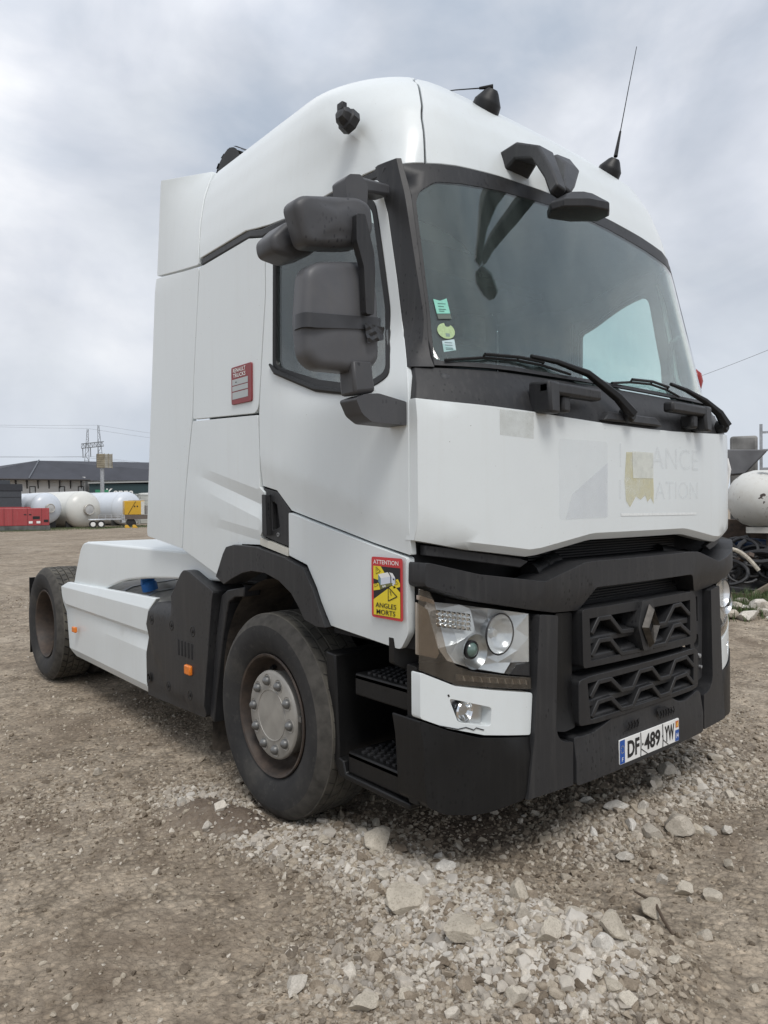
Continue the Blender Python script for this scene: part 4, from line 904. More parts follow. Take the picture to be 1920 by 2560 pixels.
mb = MB(); mb.lathe([(0, .014), (.012, .012), (.014, 0)], fm(-.02)(.59, .72), (0, -1, 0), 6); mb.lathe([(0, .010), (.012, .009), (.014, 0)], fm(-.02)(.605, .66), (0, -1, 0), 6); mb.build('bracket_bolt', STEEL, T)
# ---- centre bumper
CB = fillet([(-.557, .340), (-.557, .545), (-.51, .537), (-.43, .538), (-.35, .556), (-.22, .598), (-.13, .606), (.10, .604), (.19, .588), (.285, .545), (.36, .536), (.44, .552), (.49, .565), (.532, .540), (.532, .345)], .02, 3)
panel('centre_bumper', CB, (lambda x, z: Vector((x, FF(x, z)-.020-(.0 if z > .5 else min(.012, (.5-z)*.3)), z))), (0, .16, 0), PLAST, T, s=.07, bevel=.014, seg=3)
for P in ([(-.245, .500), (-.103, .545), (-.105, .508)], [(.052, .556), (.12, .556), (.225, .510), (.07, .514)]):
    v = decal('bumper_vent', P, fm(.036), VOID, T); 
    for i in range(7):
        x0 = min(p[0] for p in P)+i*.024+.008; mb = MB(); zz = [p for p in (.505, .53, .55)]
        if inside((x0, .512), P) or inside((x0, .528), P): mb.tube([fm(.038)(x0-.006, .505), fm(.038)(x0+.006, .522), fm(.038)(x0-.004, .54)], .0022, 4); mb.build('mesh_wire', BLACK, v)
# number plate
pl = panel('number_plate', fillet([(-.26, .362), (.26, .362), (.26, .472), (-.26, .472)], .008, 3), (lambda x, z: Vector((x, -.412, z))), (0, .006, 0), WHT, T, s=.2, bevel=.0015, label='white French number plate reading DF-489-YW')
pm = lambda o: (lambda x, z: Vector((x, -.412-o, z)))
PB = plain('plate_blue', (.015, .085, .36), .4, var=.05)
decal('blue_band', [(-.258, .365), (-.218, .365), (-.218, .469), (-.258, .469)], pm(.0012), PB, pl, s=.2); decal('blue_band', [(.222, .365), (.258, .365), (.258, .418), (.222, .418)], pm(.0012), PB, pl, s=.2)
decal('region_mark', [(.226, .430), (.254, .430), (.254, .462), (.226, .462)], pm(.0013), plain('region_orange', (.62, .15, .04), .5), pl, s=.2)
decal('region_mark_inner', [(.232, .435), (.248, .435), (.248, .45), (.243, .457), (.236, .452)], pm(.0018), plain('region_yellow', (.75, .5, .1), .5), pl, s=.2)
for s_, u0, w in (('DF', -.196, .098), ('489', -.056, .140), ('YW', .125, .088)): text_on('plate_lettering', s_, u0, .380, .076, w, pm(.0014), INK, pl, bold=.032)
for x in (-.076, .100): text_on('plate_lettering', '.', x, .41, .012, .012, pm(.0014), INK, pl)
text_on('plate_lettering', 'F', -.243, .375, .018, .011, pm(.002), WHT, pl, bold=.01); text_on('plate_lettering', '14', .228, .380, .024, .024, pm(.002), WHT, pl, bold=.02)
mb = MB()
for i in range(12):
    a = i*math.pi/6; x, z = -.238+.013*math.cos(a), .428+.016*math.sin(a); mb.add([(x-.0015, -.4142, z-.0015), (x+.0015, -.4142, z-.0015), (x+.0015, -.4142, z+.0015), (x-.0015, -.4142, z+.0015)], [(0, 1, 2, 3)])
mb.build('star_ring', plain('star_yellow', (.8, .65, .1), .5), pl, smooth=0)
for Q in ([(-.088, .472), (-.085, .43), (-.088, .362)], [(.105, .472), (.108, .40), (.105, .362)], [(-.085, .398), (-.03, .364)], [(.108, .398), (.155, .366)]):
    mb = MB(); mb.tube([(x, -.4135, z) for x, z in Q], .0018, 5); mb.build('plate_crack', INK, pl)

# ---- bumper corners with lamps
def corner(sgn):
    g = lambda P: [(x*-sgn, z) for x, z in P]
    WP = fillet([(-1.25, .889), (-1.127, .828), (-.984, .799), (-.79, .764), (-.803, .598), (-1.018, .629), (-1.156, .670), (-1.25, .714)], [.01, 0, 0, .012, .012, 0, 0, .01], 3)
    FG = fillet([(-1.150, .783), (-.985, .732), (-.992, .660), (-1.118, .690)], .014, 4)
    w = panel('bumper_corner', g(WP), fm(.004), (0, .05, 0), PAINT, T, s=.05, holes=[g(FG)], bevel=.006, seg=3)
    decal('fog_lamp_recess', g([(-1.16, .80), (-.97, .75), (-.97, .64), (-1.13, .67)]), fm(-.045), SATIN, w, s=.05)
    c = fm(-.028)(1.075*sgn, .722); mb = MB(); mb.lathe([(.004, .043), (-.006, .045), (-.012, .04), (.03, .012), (.03, 0)], c, (0, 1, 0), 24); fg = mb.build('fog_lamp', CHROME, w)
    mb = MB(); mb.lathe([(0, .043), (-.010, .034), (-.014, .018), (-.015, 0)], c, (0, 1, 0), 24); mb.build('fog_lamp_lens', LENS, w)
    if sgn < 0:
        mb = MB(); Q = [(-1.19, .684), (-1.12, .664), (-1.09, .668), (-1.06, .655), (-1.05, .662), (-1.02, .650)]; mb.tube([fm(.006)(x, z) for x, z in Q], .0022, 5); mb.build('scratch', INK, w, label='black scratch along the lower edge of the bumper corner')
        decal('paint_chip', [(-1.157, .797), (-1.152, .800), (-1.148, .792), (-1.153, .788)], fm(.0055), INK, w)
    BP = fillet([(-1.25, .706), (-1.156, .662), (-1.039, .622), (-.803, .590), (-.818, .40), (-.85, .350), (-1.041, .325), (-1.18, .345), (-1.237, .385)], [.01, 0, 0, .01, 0, .02, .1, .04, .02], 4)
    panel('lower_bumper_corner', g(BP), (lambda x, z: Vector((x, FF(x, z)-(.012 if z < .575-(abs(x)-.8)*-.25 else 0.), z))), (0, .16, 0), BLACK, T, s=.06, bevel=.014, seg=3)
    # headlamp
    hl = panel('headlamp', g(fillet([(-1.245, 1.21), (-1.13, 1.165), (-.79, 1.085), (-.79, .775), (-.99, .80), (-1.13, .835), (-1.245, .895)], .01)), fm(-.155), (0, .03, 0), BLACK, T, s=.07, bevel=.004)
    CL = [(-1.188, 1.148), (-1.035, 1.124), (-.797, 1.080), (-.797, .888), (-.862, .887), (-.900, .850), (-1.037, .884), (-1.112, .914), (-1.149, .965)]
    # faceted chrome tray: individual mirror facets at different tilts
    W_, Tt = tri2d(g(CL), .085); rr = random.Random(3)
    nz = [rr.uniform(-.010, .013) for _ in W_]; mk('chrome_tray', [fm(-.008+(-.037+nz[i]-(p[1]-.86)*.22)*min(1, max(0, (abs(p[0])-.797)/.11)))(*p) for i, p in enumerate(W_)], Tt, SILV, hl, smooth=0)
    c = fm(-.020)(.938*sgn, 1.012); mb = MB(); mb.lathe([(-.008, .080), (-.012, .076), (.0, .070), (.02, .05), (.03, .02), (.012, .014), (.012, 0)], c, (0, 1, 0), 32); mb.build('main_beam_reflector', SILV, hl)
    mb = MB(); mb.lathe([(-.013, .077), (-.017, .079), (-.013, .083), (-.008, .080)], c, (0, 1, 0), 32, close=True); mb.build('reflector_ring', INK, hl)
    c = fm(-.012)(1.045*sgn, .952); mb = MB(); mb.lathe([(-.01, .068), (.0, .060), (.012, .052), (.02, .036)], c, (0, 1, 0), 28); mb.build('projector_shroud', SATIN, hl)
    c = fm(-.010)(1.062*sgn, .962); mb = MB(); mb.lathe([(0, .036), (-.014, .036), (-.016, .030), (-.010, .029)], c, (0, 1, 0), 28); mb.build('projector_bezel', INK, hl)
    mb = MB(); mb.lathe([(-.010, .030), (-.020, .024), (-.026, .012), (-.028, 0)], c, (0, 1, 0), 28); mb.build('projector_lens', plain('green_glass_lens', (.10, .16, .14), .05, .0, 1.), hl)
    for i in range(7):
        for j in range(4):
            x, z = -1.168+i*.0185, 1.118-i*.0035-j*.017
            mb = MB(); f = fm(-.028); g2 = fm(-.036); q = g([(x, z), (x+.0165, z-.003), (x+.0165+.004, z-.018), (x+.004, z-.015)]); V = [g2(*p) for p in q]+[f(sum(p[0] for p in q)/4, sum(p[1] for p in q)/4)]
            mk('indicator_facet', V, [(0, 1, 4), (1, 2, 4), (2, 3, 4), (3, 0, 4)], CHROME, hl, smooth=0)
    panel('headlamp_lens', g(CL), fm(-.004), (0, .004, 0), LENS, hl, s=.08, bevel=0)
    SL = [(-1.25, 1.205), (-1.214, 1.192), (-1.198, 1.155), (-1.153, .957), (-1.121, .905), (-1.057, .878), (-.900, .845), (-.795, .826), (-.793, .778), (-.984, .808), (-1.122, .832), (-1.25, .897)]
    panel('cornering_lamp_lens', g(SL), fm(.002), (0, .006, 0), SMOKE, hl, s=.06, bevel=.002)
    panel('cornering_lamp_bowl', g([(-1.24, 1.15), (-1.20, 1.12), (-1.16, .95), (-1.17, .93), (-1.24, .95)]), fm(-.03), (0, .01, 0), plain('beige_reflector', (.40, .36, .31), .3, .4), hl, s=.06, bevel=.003)
    panel('cornering_lamp_rib', g([(-1.24, 1.178), (-1.19, 1.158), (-1.185, 1.14), (-1.24, 1.16)]), fm(-.012), (0, .02, 0), plain('pale_reflector', (.55, .47, .41), .3, .5), hl, s=.06, bevel=.003)
    dr = panel('daylight_strip', g([(-1.11, .868), (-.806, .818), (-.806, .797), (-1.107, .845)]), fm(-.012), (0, .01, 0), plain('strip_grey', (.16, .155, .145), .3, .3), hl, s=.06, bevel=.002)
    for i in range(9):
        x = -1.095+i*.034; z = .866-(x+1.11)*.165; mb = MB(); q = g([(x, z), (x+.004, z), (x+.010, z-.02), (x+.006, z-.02)]); mb.hexa([fm(-.002)(*p) for p in q]+[fm(-.012)(*p) for p in q]); mb.build('strip_rib', SATIN, hl, smooth=0)
    mb = MB(); mb.hexa([fm(-.004)(*p) for p in g([(-.862, .884), (-.797, .884), (-.797, .832), (-.895, .850)])]+[fm(-.03)(*p) for p in g([(-.862, .884), (-.797, .884), (-.797, .832), (-.895, .850)])]); mb.build('lamp_blank', PLAST, hl, smooth=0)
for sgn in SIDES: corner(sgn)
# tow bracket seen beside the lower bumper
mb = MB(); mb.box((-1.232, -.155, .48), (-1.222, -.09, .70)); mb.lathe([(0, .022), (.01, .022), (.012, .014), (-.01, .012), (-.01, 0)], (-1.232, -.12, .66), (-1, 0, 0), 18); mb.build('side_bracket', PLAST, T)

# ---- mirrors
def shell(name, P, y0, depth, r, mat, par, n=7, bulge=.012):
    "rounded housing: outline P in (x, z), front at y0, open back at y0+depth"
    P = subdiv(P, .02); cx = (min(p[0] for p in P)+max(p[0] for p in P))/2; cz = (min(p[1] for p in P)+max(p[1] for p in P))/2
    V = []; F = []; m = len(P)
    def ring(k, y):
        for x, z in P:
            v = Vector((x-cx, z-cz)); l = max(1e-4, (v.length-k)/v.length); V.append((cx+v.x*l, y, cz+v.y*l))
    ring(.004, y0+depth); ring(0, y0+depth-.006)
    for i in range(n+1):
        a = math.pi/2*i/n; ring(r*(1-math.cos(a)), y0+bulge+r*.75*(1-math.sin(a)))
    for q in (.7, .4): 
        for x, z in P:
            v = Vector((x-cx, z-cz)); l = (v.length-r)/v.length*q; V.append((cx+v.x*l, y0+bulge*q**2, cz+v.y*l))
    V.append((cx, y0, cz)); nr = len(V)//m
    for j in range(nr-1): F += [(j*m+i, j*m+(i+1) % m, (j+1)*m+(i+1) % m, (j+1)*m+i) for i in range(m)]
    F += [((nr-1)*m+i, (nr-1)*m+(i+1) % m, len(V)-1) for i in range(m)]; F.append(tuple(reversed(range(m))))
    return mk(name, V, F, mat, par, smooth=60)
def mirrors(sgn):
    g = lambda P: [(x*-sgn, z) for x, z in P]; yp = lambda Y, b=0.: (lambda x, z: Vector((x, Y, z)))
    ml = shell('main_mirror', fillet([(-1.690, 2.335), (-1.640, 2.374), (-1.51, 2.402), (-1.428, 2.415), (-1.382, 2.37), (-1.366, 2.28), (-1.364, 2.062), (-1.40, 2.026), (-1.49, 2.004), (-1.645, 2.0), (-1.692, 2.035), (-1.706, 2.16)], .035, 5), -.130, .095, .040, PLASTG, T)
    mb = MB(); mb.box((-1.64, -.034, 2.05), (-1.41, -.022, 2.34)); mb.build('mirror_glass', CHROME, ml, smooth=0)
    if sgn < 0:
        tp = plain('tape', (.035, .036, .04), .45, var=.3); rp_ = fillet([(-1.711, -.1335), (-1.360, -.1335), (-1.360, -.038), (-1.711, -.038)], .042, 6); m2 = MB()
        zt = lambda x: interp(x, [-1.66, -1.55, -1.36], [2.182, 2.203, 2.212]); zl_ = lambda x: interp(x, [-1.66, -1.55, -1.36], [2.132, 2.157, 2.168])
        m2.prism(rp_, lambda x, y: (x, y, zl_(x)), lambda x, y: (x, y, zt(x))); m2.build('black_tape', tp, ml, label='band of black tape wound round the mirror housing')
        mb = MB(); rr = random.Random(5); q = fillet([(-1.462, 2.178), (-1.37, 2.176), (-1.372, 2.13), (-1.448, 2.105)], .004, 2); W_, Tt = tri2d(g(q), .014); mk('tape_knot', [(x, -.1385-rr.uniform(0, .008), z) for x, z in W_], Tt, plain('tape_fold', (.03, .031, .034), .4, var=.3), ml, smooth=0)
    mu = shell('wide_angle_mirror', fillet([(-1.748, 2.545), (-1.715, 2.580), (-1.60, 2.608), (-1.462, 2.638), (-1.406, 2.622), (-1.396, 2.53), (-1.45, 2.462), (-1.56, 2.436), (-1.70, 2.412)], .03, 4), -.145, .10, .038, MIRP, T)
    mb = MB(); Wd_ = [(sgn*1.745, 2.43, 0), ]; mb.box((-1.68, -.038, 2.47), (-1.47, -.03, 2.57)); mb.build('mirror_glass', CHROME, mu, smooth=0)
    shell('kerb_mirror', fillet([(-1.765, 2.462), (-1.70, 2.530), (-1.62, 2.556), (-1.53, 2.50), (-1.59, 2.435), (-1.67, 2.402), (-1.755, 2.412)], .02, 4), -.02, .13, .03, MIRP, T)
    panel('mirror_arm', g(fillet([(-1.514, 2.552), (-1.474, 2.560), (-1.434, 2.429), (-1.430, 2.356), (-1.438, 2.206), (-1.474, 2.204), (-1.482, 2.369), (-1.514, 2.457)], .008)), yp(-.168), (0, .030, 0), PLAST, T, s=.08, bevel=.008)
    P = [(-1.512, 2.70), (-1.49, 2.722), (-1.440, 2.735), (-1.405, 2.70), (-1.413, 2.60), (-1.500, 2.60)]; panel('upper_mirror_neck', g(fillet(P, .008)), yp(-.10), (0, .08, 0), MIRP, T, s=.1, bevel=.01)
    mb = MB(); mb.hexa([(-sgn*x, y, z) for x, y, z in ((-1.47, -.09, 2.672), (-1.135, .09, 2.80), (-1.14, .19, 2.81), (-1.47, .0, 2.675), (-1.47, -.09, 2.735), (-1.135, .09, 2.85), (-1.14, .19, 2.86), (-1.47, .0, 2.74))]); mb.build('upper_mirror_bracket', MIRP, T, bevel=.012)
    P = [(-1.508, 2.04), (-1.418, 2.045), (-1.402, 1.935), (-1.498, 1.918)]; panel('lower_mirror_neck', g(P), yp(-.13), (0, .09, 0), MIRP, T, s=.1, bevel=.012)
    P = [(-1.500, 1.905), (-1.45, 1.925), (-1.393, 1.932), (-1.252, 1.912), (-1.252, 1.822), (-1.425, 1.824), (-1.47, 1.85)]; panel('lower_mirror_bracket', g(fillet(P, .012)), yp(-.135), (0, .10, 0), MIRP, T, s=.1, bevel=.014, seg=3)
mirrors(-1)
# front mirror above the windscreen
mb = MB(); f = fm(0)
def leg(a, b, c, d, J):   # four roof points to a joint
    mb.hexa([a, b, c, d]+J)
J0 = Vector((-.64, -.385, 2.790))
def bar(mb, pts, ws, hs):
    "swept rectangular section; ws widths along x-ish, hs heights"
    V = []
    for i, p in enumerate(pts):
        p = Vector(p); d = (Vector(pts[min(i+1, len(pts)-1)])-Vector(pts[max(i-1, 0)])).normalized(); sx = Vector((1, 0, 0)); sx = (sx-d*sx.dot(d)).normalized(); u = sx.cross(d)
        w, h = ws[i]/2, hs[i]/2; V += [p-sx*w-u*h, p+sx*w-u*h, p+sx*w+u*h, p-sx*w+u*h]
    n = len(pts); F = [(0, 1, 2, 3), tuple(range(4*n-1, 4*n-5, -1))]
    for i in range(n-1):
        for k in range(4): F.append((4*i+k, 4*i+4+k, 4*i+4+(k+1) % 4, 4*i+(k+1) % 4))
    mb.add(V, F)
bar(mb, [(-.44, .03, 3.09), (-.46, -.08, 3.115), (-.50, -.20, 3.05), (-.575, -.31, 2.90), J0], [.17, .13, .09, .06, .055], [.11, .075, .06, .05, .05])
bar(mb, [(-.155, .03, 3.165), (-.19, -.07, 3.15), (-.33, -.22, 3.02), (-.49, -.32, 2.88), (-.585, -.37, 2.805)], [.10, .085, .075, .06, .05], [.09, .07, .055, .05, .05])
fmr = mb.build('front_mirror_arm', PLAST, T, bevel=.010)
mb = MB(); c = Vector((-.565, -.43, 2.738)); ax = Vector((.90, -.43, .02)).normalized(); ay = Vector((.43, .90, 0)).normalized(); az = Vector((0, 0, 1))
ring = [(-.135, -.02), (-.10, -.065), (.0, -.085), (.10, -.065), (.135, -.01), (.12, .05), (.0, .075), (-.11, .06)]
V = [c+ax*x+ay*y+az*(-.036) for x, y in ring]+[c+ax*x*1.02+ay*y*1.02+az*(-.004) for x, y in ring]+[c+ax*x*.45+ay*y*.5+az*.042 for x, y in ring]+[c+az*-.046, c+az*.046]
n = 8; F = [(i, (i+1) % n, n+(i+1) % n, n+i) for i in range(n)]+[(n+i, n+(i+1) % n, 2*n+(i+1) % n, 2*n+i) for i in range(n)]+[((i+1) % n, i, 3*n) for i in range(n)]+[(2*n+i, 2*n+(i+1) % n, 3*n+1) for i in range(n)]
mk('front_mirror', V, F, PLAST, T, bevel=.006, smooth=25)
# red lamp peeping past the far pillar
mb = MB(); mb.lathe([(-.05, .0), (-.045, .03), (0, .045), (.05, .04), (.08, .015), (.085, 0)], (1.30, .02, 2.27), (0, .1, 1), 16); mb.build('marker_lamp', REDL, T)

# ---- stickers
st = decal('blind_spot_sticker', fillet([(.072, 1.314), (-.118, 1.314), (-.118, 1.072), (.072, 1.072)], .012, 4), sm(.0115), RED, T, s=.3, label='red and yellow ATTENTION ANGLES MORTS warning sticker')
# its own 2D frame: u to the front (right in view), v up
S0 = (.072, 1.072); sw, sh = .19, .242
def su(o): return lambda u, v: Vector((-(WW(1.2)+o), S0[0]-u*sw, S0[1]+v*sh))
dd = lambda P, o, m: decal('sticker_print', P, su(o), m, st, s=2)
fx = lambda P: [((x-345)/860, 1-(y-250-(x-345)*.065)/1650) for x, y in P]    # sticker drawing coordinates
dd([(.075, .04), (.925, .045), (.925, .845), (.075, .85)], .0127, INK)
dd([(.075, .85), (.32, .85), (.50, .70), (.50, .66), (.25, .62), (.075, .64)], .0134, YEL)
dd([(.075, .55), (.24, .575), (.30, .47), (.075, .44)], .0134, YEL)
dd([(.70, .64), (.86, .67), (.925, .60), (.925, .55), (.72, .51)], .0134, YEL)
dd([(.075, .045), (.925, .045), (.925, .46), (.76, .55), (.66, .55), (.075, .295)], .0134, YEL)
dd([(.24, .575), (.30, .47), (.72, .57), (.72, .60)], .0140, plain('sticker_olive', (.16, .16, .05), .5))
TW = plain('sticker_pale', (.62, .66, .74), .5, var=.03)
dd([(.24, .715), (.32, .655), (.63, .70), (.55, .765)], .0142, WHT); dd([(.24, .715), (.32, .655), (.32, .545), (.235, .60)], .0142, plain('sticker_teal', (.13, .24, .28), .5)); dd([(.32, .655), (.63, .70), (.63, .595), (.32, .545)], .0142, TW)
dd([(.66, .70), (.78, .685), (.70, .755), (.59, .765)], .0142, WHT); dd([(.66, .70), (.78, .685), (.79, .58), (.66, .60)], .0142, TW); dd([(.71, .675), (.76, .67), (.76, .645), (.71, .65)], .0148, INK)
for u, v in ((.40, .525), (.46, .535), (.72, .575)): dd([(u+.022*math.cos(a*.9), v+.02*math.sin(a*.9)) for a in range(7)], .0150, WHT)
def tri(u, v, s):
    O = [(u, v), (u, v+s*.9), (u+s*1.1, v+s*.35)]; 
    for i in range(3):
        a, b2 = Vector(O[i]), Vector(O[(i+1) % 3]); d = (b2-a).normalized(); n_ = Vector((-d.y, d.x))*s*.035; dd([tuple(a-n_), tuple(b2-n_), tuple(b2+n_), tuple(a+n_)], .0150, INK)
    dd([(u+s*.18, v+s*.68), (u+s*.26, v+s*.68), (u+s*.42, v+s*.38), (u+s*.36, v+s*.36)], .0150, INK)
tri(.56, .30, .25); tri(.17, .72, .13); tri(.12, .50, .10); tri(.78, .57, .09)
for s_, u, v, h, w, m in (('ATTENTION', .09, .885, .07, .80, WHT), ('ANGLES', .15, .175, .08, .66, INK), ('MORTS', .18, .065, .08, .60, INK)): text_on('sticker_lettering', s_, u, v, h, w, su(.0155), m, st, bold=.008)
def dm(o): return lambda u, v: Vector((-(1.255+o), 1.228-u*.21, 2.055+v*.19))
hd = panel('maker_badge', fillet([(1.230, 2.246), (1.020, 2.246), (1.022, 2.050), (1.230, 2.052)], .012, 3), sm(.009), (.012, 0, 0), plain('badge_red', (.24, .035, .04), .45, var=.1), T, s=.1, bevel=.004, label='red dealer badge frame with white lettering')
BG = plain('badge_grey', (.42, .45, .45), .4, var=.05)
for v0, v1 in ((.50, .66), (.34, .475), (.12, .31)): decal('badge_insert', [(.05, v0), (.83, v0), (.83, v1), (.05, v1)], dm(.0100), BG, hd, s=2)
text_on('badge_lettering', 'RENAULT', .10, .845, .11, .62, dm(.0105), WHT, hd, bold=.015); text_on('badge_lettering', 'TRUCKS', .10, .705, .11, .62, dm(.0105), WHT, hd, bold=.015)
decal('badge_writing', [(.22, .56), (.28, .56), (.28, .59), (.22, .59)], dm(.0108), INK, hd, s=2)
# windscreen stickers
wv = decal('green_windscreen_sticker', [(-1.067, 2.346), (-1.042, 2.340), (-1.015, 2.352), (-1.012, 2.288), (-1.064, 2.284)], fm(.0058), plain('mint_paper', (.25, .62, .50), .6, var=.1, vs_=90), T)
decal('sticker_stub', [(-1.064, 2.282), (-1.012, 2.286), (-1.010, 2.266), (-1.062, 2.262)], fm(.0058), plain('grey_paper', (.12, .15, .13), .6), wv)
for i, (a, b2) in enumerate(((2.326, .03), (2.314, .022), (2.302, .028), (2.294, .02))): decal('sticker_writing', [(-1.054, a), (-1.054+b2, a), (-1.054+b2, a+.003), (-1.054, a+.003)], fm(.0064), plain('faint_ink', (.05, .14, .12), .6), wv)
P = [(-1.041+.033*math.cos(a), 2.213+.033*math.sin(a)) for a in np.linspace(R(95), R(410), 24)]+[(-1.026, 2.232), (-1.036, 2.230), (-1.041, 2.234)]
wr = decal('round_windscreen_sticker', P, fm(.0058), plain('lime_paper', (.42, .56, .30), .6, var=.12, vs_=120), T, label='torn round pale green sticker')
decal('sticker_patch', [(-1.046, 2.203), (-1.030, 2.203), (-1.030, 2.189), (-1.046, 2.189)], fm(.0064), plain('grey_print', (.22, .30, .26), .6), wr)
ww = decal('square_windscreen_sticker', [(-1.064, 2.170), (-1.016, 2.180), (-1.017, 2.134), (-1.065, 2.124)], fm(.0058), plain('pale_paper', (.50, .64, .66), .6, var=.08, vs_=90), T)
for z in (2.162, 2.152, 2.140, 2.134): decal('sticker_writing', [(-1.056, z), (-1.028, z), (-1.028, z+.003), (-1.056, z+.003)], fm(.0064), plain('faint_ink', (.12, .18, .2), .6), ww)

# ---- wheels
def wheel(nm, x, y, zc_, front, sg):
    w = bpy.data.objects.new(nm, None); COL.objects.link(w); w.parent = T; w.location = Vector((x, y, zc_))-ORG[T.name]; ORG[w.name] = Vector((0, 0, 0))
    A = (sg, 0, 0); O = (0, 0, 0)
    # tyre: x outward is +h
    Rt = .500
    side = [(-.028, .292), (-.012, .302), (.004, .33), (.018, .365), (.024, .405), (.020, .44), (.008, .465), (-.008, .483), (-.022, .4925)]
    mb = MB(); mb.lathe(side[5:], O, A, 96, ref=(0, 0, 1)); mb.build('tyre_shoulder', DUSTY, w)
    mb = MB(); mb.lathe(side[:6], O, A, 96, ref=(0, 0, 1)); 
    inner = [(-.30-h-.0, r) for h, r in reversed(side)]; mb.lathe(inner, O, A, 48, ref=(0, 0, 1)); mb.build('tyre_sidewall', TYRE, w)
    tr = [(-.022, .4925)]; ribs = 5; wd = .256; x0 = -.022
    for i in range(ribs):
        a = x0-wd*i/ribs; b2 = x0-wd*(i+1)/ribs; e = Rt-.004*abs((i+.5)/ribs-.5)*2
        tr += [(a-.003, e), (b2+.006, e)]
        if i < ribs-1: tr += [(b2+.004, e-.012), (b2-.001, e-.012)]
    tr += [(x0-wd, .4925)]
    mb = MB(); mb.lathe(tr, O, A, 96, ref=(0, 0, 1)); trd = mb.build('tyre_tread', TREAD, w)
    mb = MB(); nb = 44
    for k in range(nb):        # sipes cut across the ribs, dark shallow wedges
        for i in range(ribs):
            a = 2*math.pi*(k+.5*(i % 2))/nb; h0 = x0-wd*i/ribs-.008; h1 = x0-wd*(i+1)/ribs+.010; r = Rt+.0006; da = .0035 if front else .010; sk_ = .03 if i % 2 else -.03
            V = [(sg*h, rr_*math.sin(t), rr_*math.cos(t)) for h, t, rr_ in ((h0, a-da, r), (h1, a-da+sk_, r), (h1, a+da+sk_, r), (h0, a+da, r))]; mb.add(V, [(0, 1, 2, 3)])
    mb.build('tread_sipes', VOID, w, smooth=0, kind='stuff')
    # rim
    if front:
        rim = [(-.030, .290), (-.006, .300), (.000, .296), (-.004, .286), (-.03, .276), (-.075, .268), (-.10, .255), (-.115, .235), (-.12, .17), (-.12, .0)]
    else:
        rim = [(-.030, .290), (-.006, .300), (.000, .296), (-.004, .286), (-.035, .274), (-.10, .268), (-.155, .262), (-.175, .240), (-.19, .20), (-.185, .15), (-.15, .13), (-.14, .0)]
    mb = MB(); mb.lathe(rim, O, A, 64, ref=(0, 0, 1)); rm = mb.build('rim', RIM, w)
    if front:
        mb = MB(); mb.lathe([(-.115, .20), (-.035, .214), (-.026, .216), (-.018, .212), (-.014, .205), (-.012, .128), (-.009, .1265), (-.009, .122), (-.012, .120), (-.008, 0)], O, A, 64, ref=(0, 0, 1)); hc = mb.build('hub_cover', HUB, w)
        mb = MB()
        for i in range(8):
            a = i*math.pi/4+.2; mb.tube([(sg*-.10, .235*math.cos(a)-.02*math.sin(a), .235*math.sin(a)+.02*math.cos(a)), (sg*-.10, .235*math.cos(a)+.02*math.sin(a), .235*math.sin(a)-.02*math.cos(a))], .012, 6)
        mb.build('rim_slots', VOID, w)
        P = MB(); P.lathe([(-.004, .035), (.003, .033), (.001, .028), (-.006, .027)], (0, 0, 0), (1, 0, 0), 20); cup = None
        nn_ = MB(); nn_.lathe([(-.006, .023), (.010, .023), (.017, .019), (.025, .011), (.028, 0)], (0, 0, 0), (1, 0, 0), 20); nut = None
        for i in range(10):
            a = R(6)+i*2*math.pi/10; loc = Vector((sg*-.014, .1665*math.cos(a), .1665*math.sin(a)))
            if cup is None:
                cup = P.build('nut_cup', HUB, w); nut = nn_.build('wheel_nut', NUT, w); c1, n1_ = cup, nut
            else:
                c1 = cup.copy(); n1_ = nut.copy(); COL.objects.link(c1); COL.objects.link(n1_)
            for o_ in (c1, n1_): o_.location = loc; o_.rotation_euler = (0, 0, 0 if sg > 0 else math.pi)
        mb = MB(); mb.box((sg*-.02-.008, -.262, .02), (sg*-.02+.008, -.24, .045)); mb.build('wheel_weight', NUT, w)
    else:
        for i in range(10):
            a = i*2*math.pi/10; mb = MB(); mb.lathe([(-.18, .016), (-.13, .016), (-.128, 0)], (0, .165*math.cos(a), .165*math.sin(a)), A, 6); mb.build('wheel_nut', RIM, w)
    return w
for sg in SIDES:
    wheel('front_wheel', sg*1.262, .883, .497, True, sg); wheel('rear_wheel', sg*1.275, 4.706, .497, False, sg); wheel('rear_wheel', sg*.93, 4.706, .497, False, sg)
# ------------------------------------------------------------ background, left
def at(x, y, z=0.): return Vector((x, y, z))
VD = R(14)                                   # facing of the row: seen from the yard
ex = Vector((math.cos(VD), -math.sin(VD), 0)); ey = Vector((math.sin(VD), math.cos(VD), 0)); ez = Vector((0, 0, 1))
def fr3(o, rz): return Matrix.Translation(o) @ Matrix.Rotation(rz, 4, 'Z')
def place(name, label, cat, x, y, rz=-VD, group=None, z=0.):
    t = thing(name, label, cat, (x, y, z), rz, group); return t
def local(t, mb, name, mat, **k): return mb.build(name, mat, t, **k)
def bx(t, name, a, b, mat, **k): m = MB(); m.box(a, b); return m.build(name, mat, t, **k)
GRED = m_paint('red_machine_paint', (.36, .055, .06), .12); GBLK = plain('dark_grey_sheet', (.055, .062, .072), .6); BASE = plain('dirty_base_frame', (.10, .105, .10), .8, var=.4, vs_=3)
g = place('generator', 'red enclosed generator on a dirty grey base in front of the dark container', 'generator', 10.25, 53.2)
bx(g, 'base_frame', (-1.72, -.5, 0), (1.68, .7, .36), BASE); bd = bx(g, 'body', (-1.68, -.45, .362), (1.64, .65, 1.60), GRED, bevel=.03)
bx(g, 'canopy', (-1.65, -.3, 1.605), (.45, .6, 1.69), GRED)
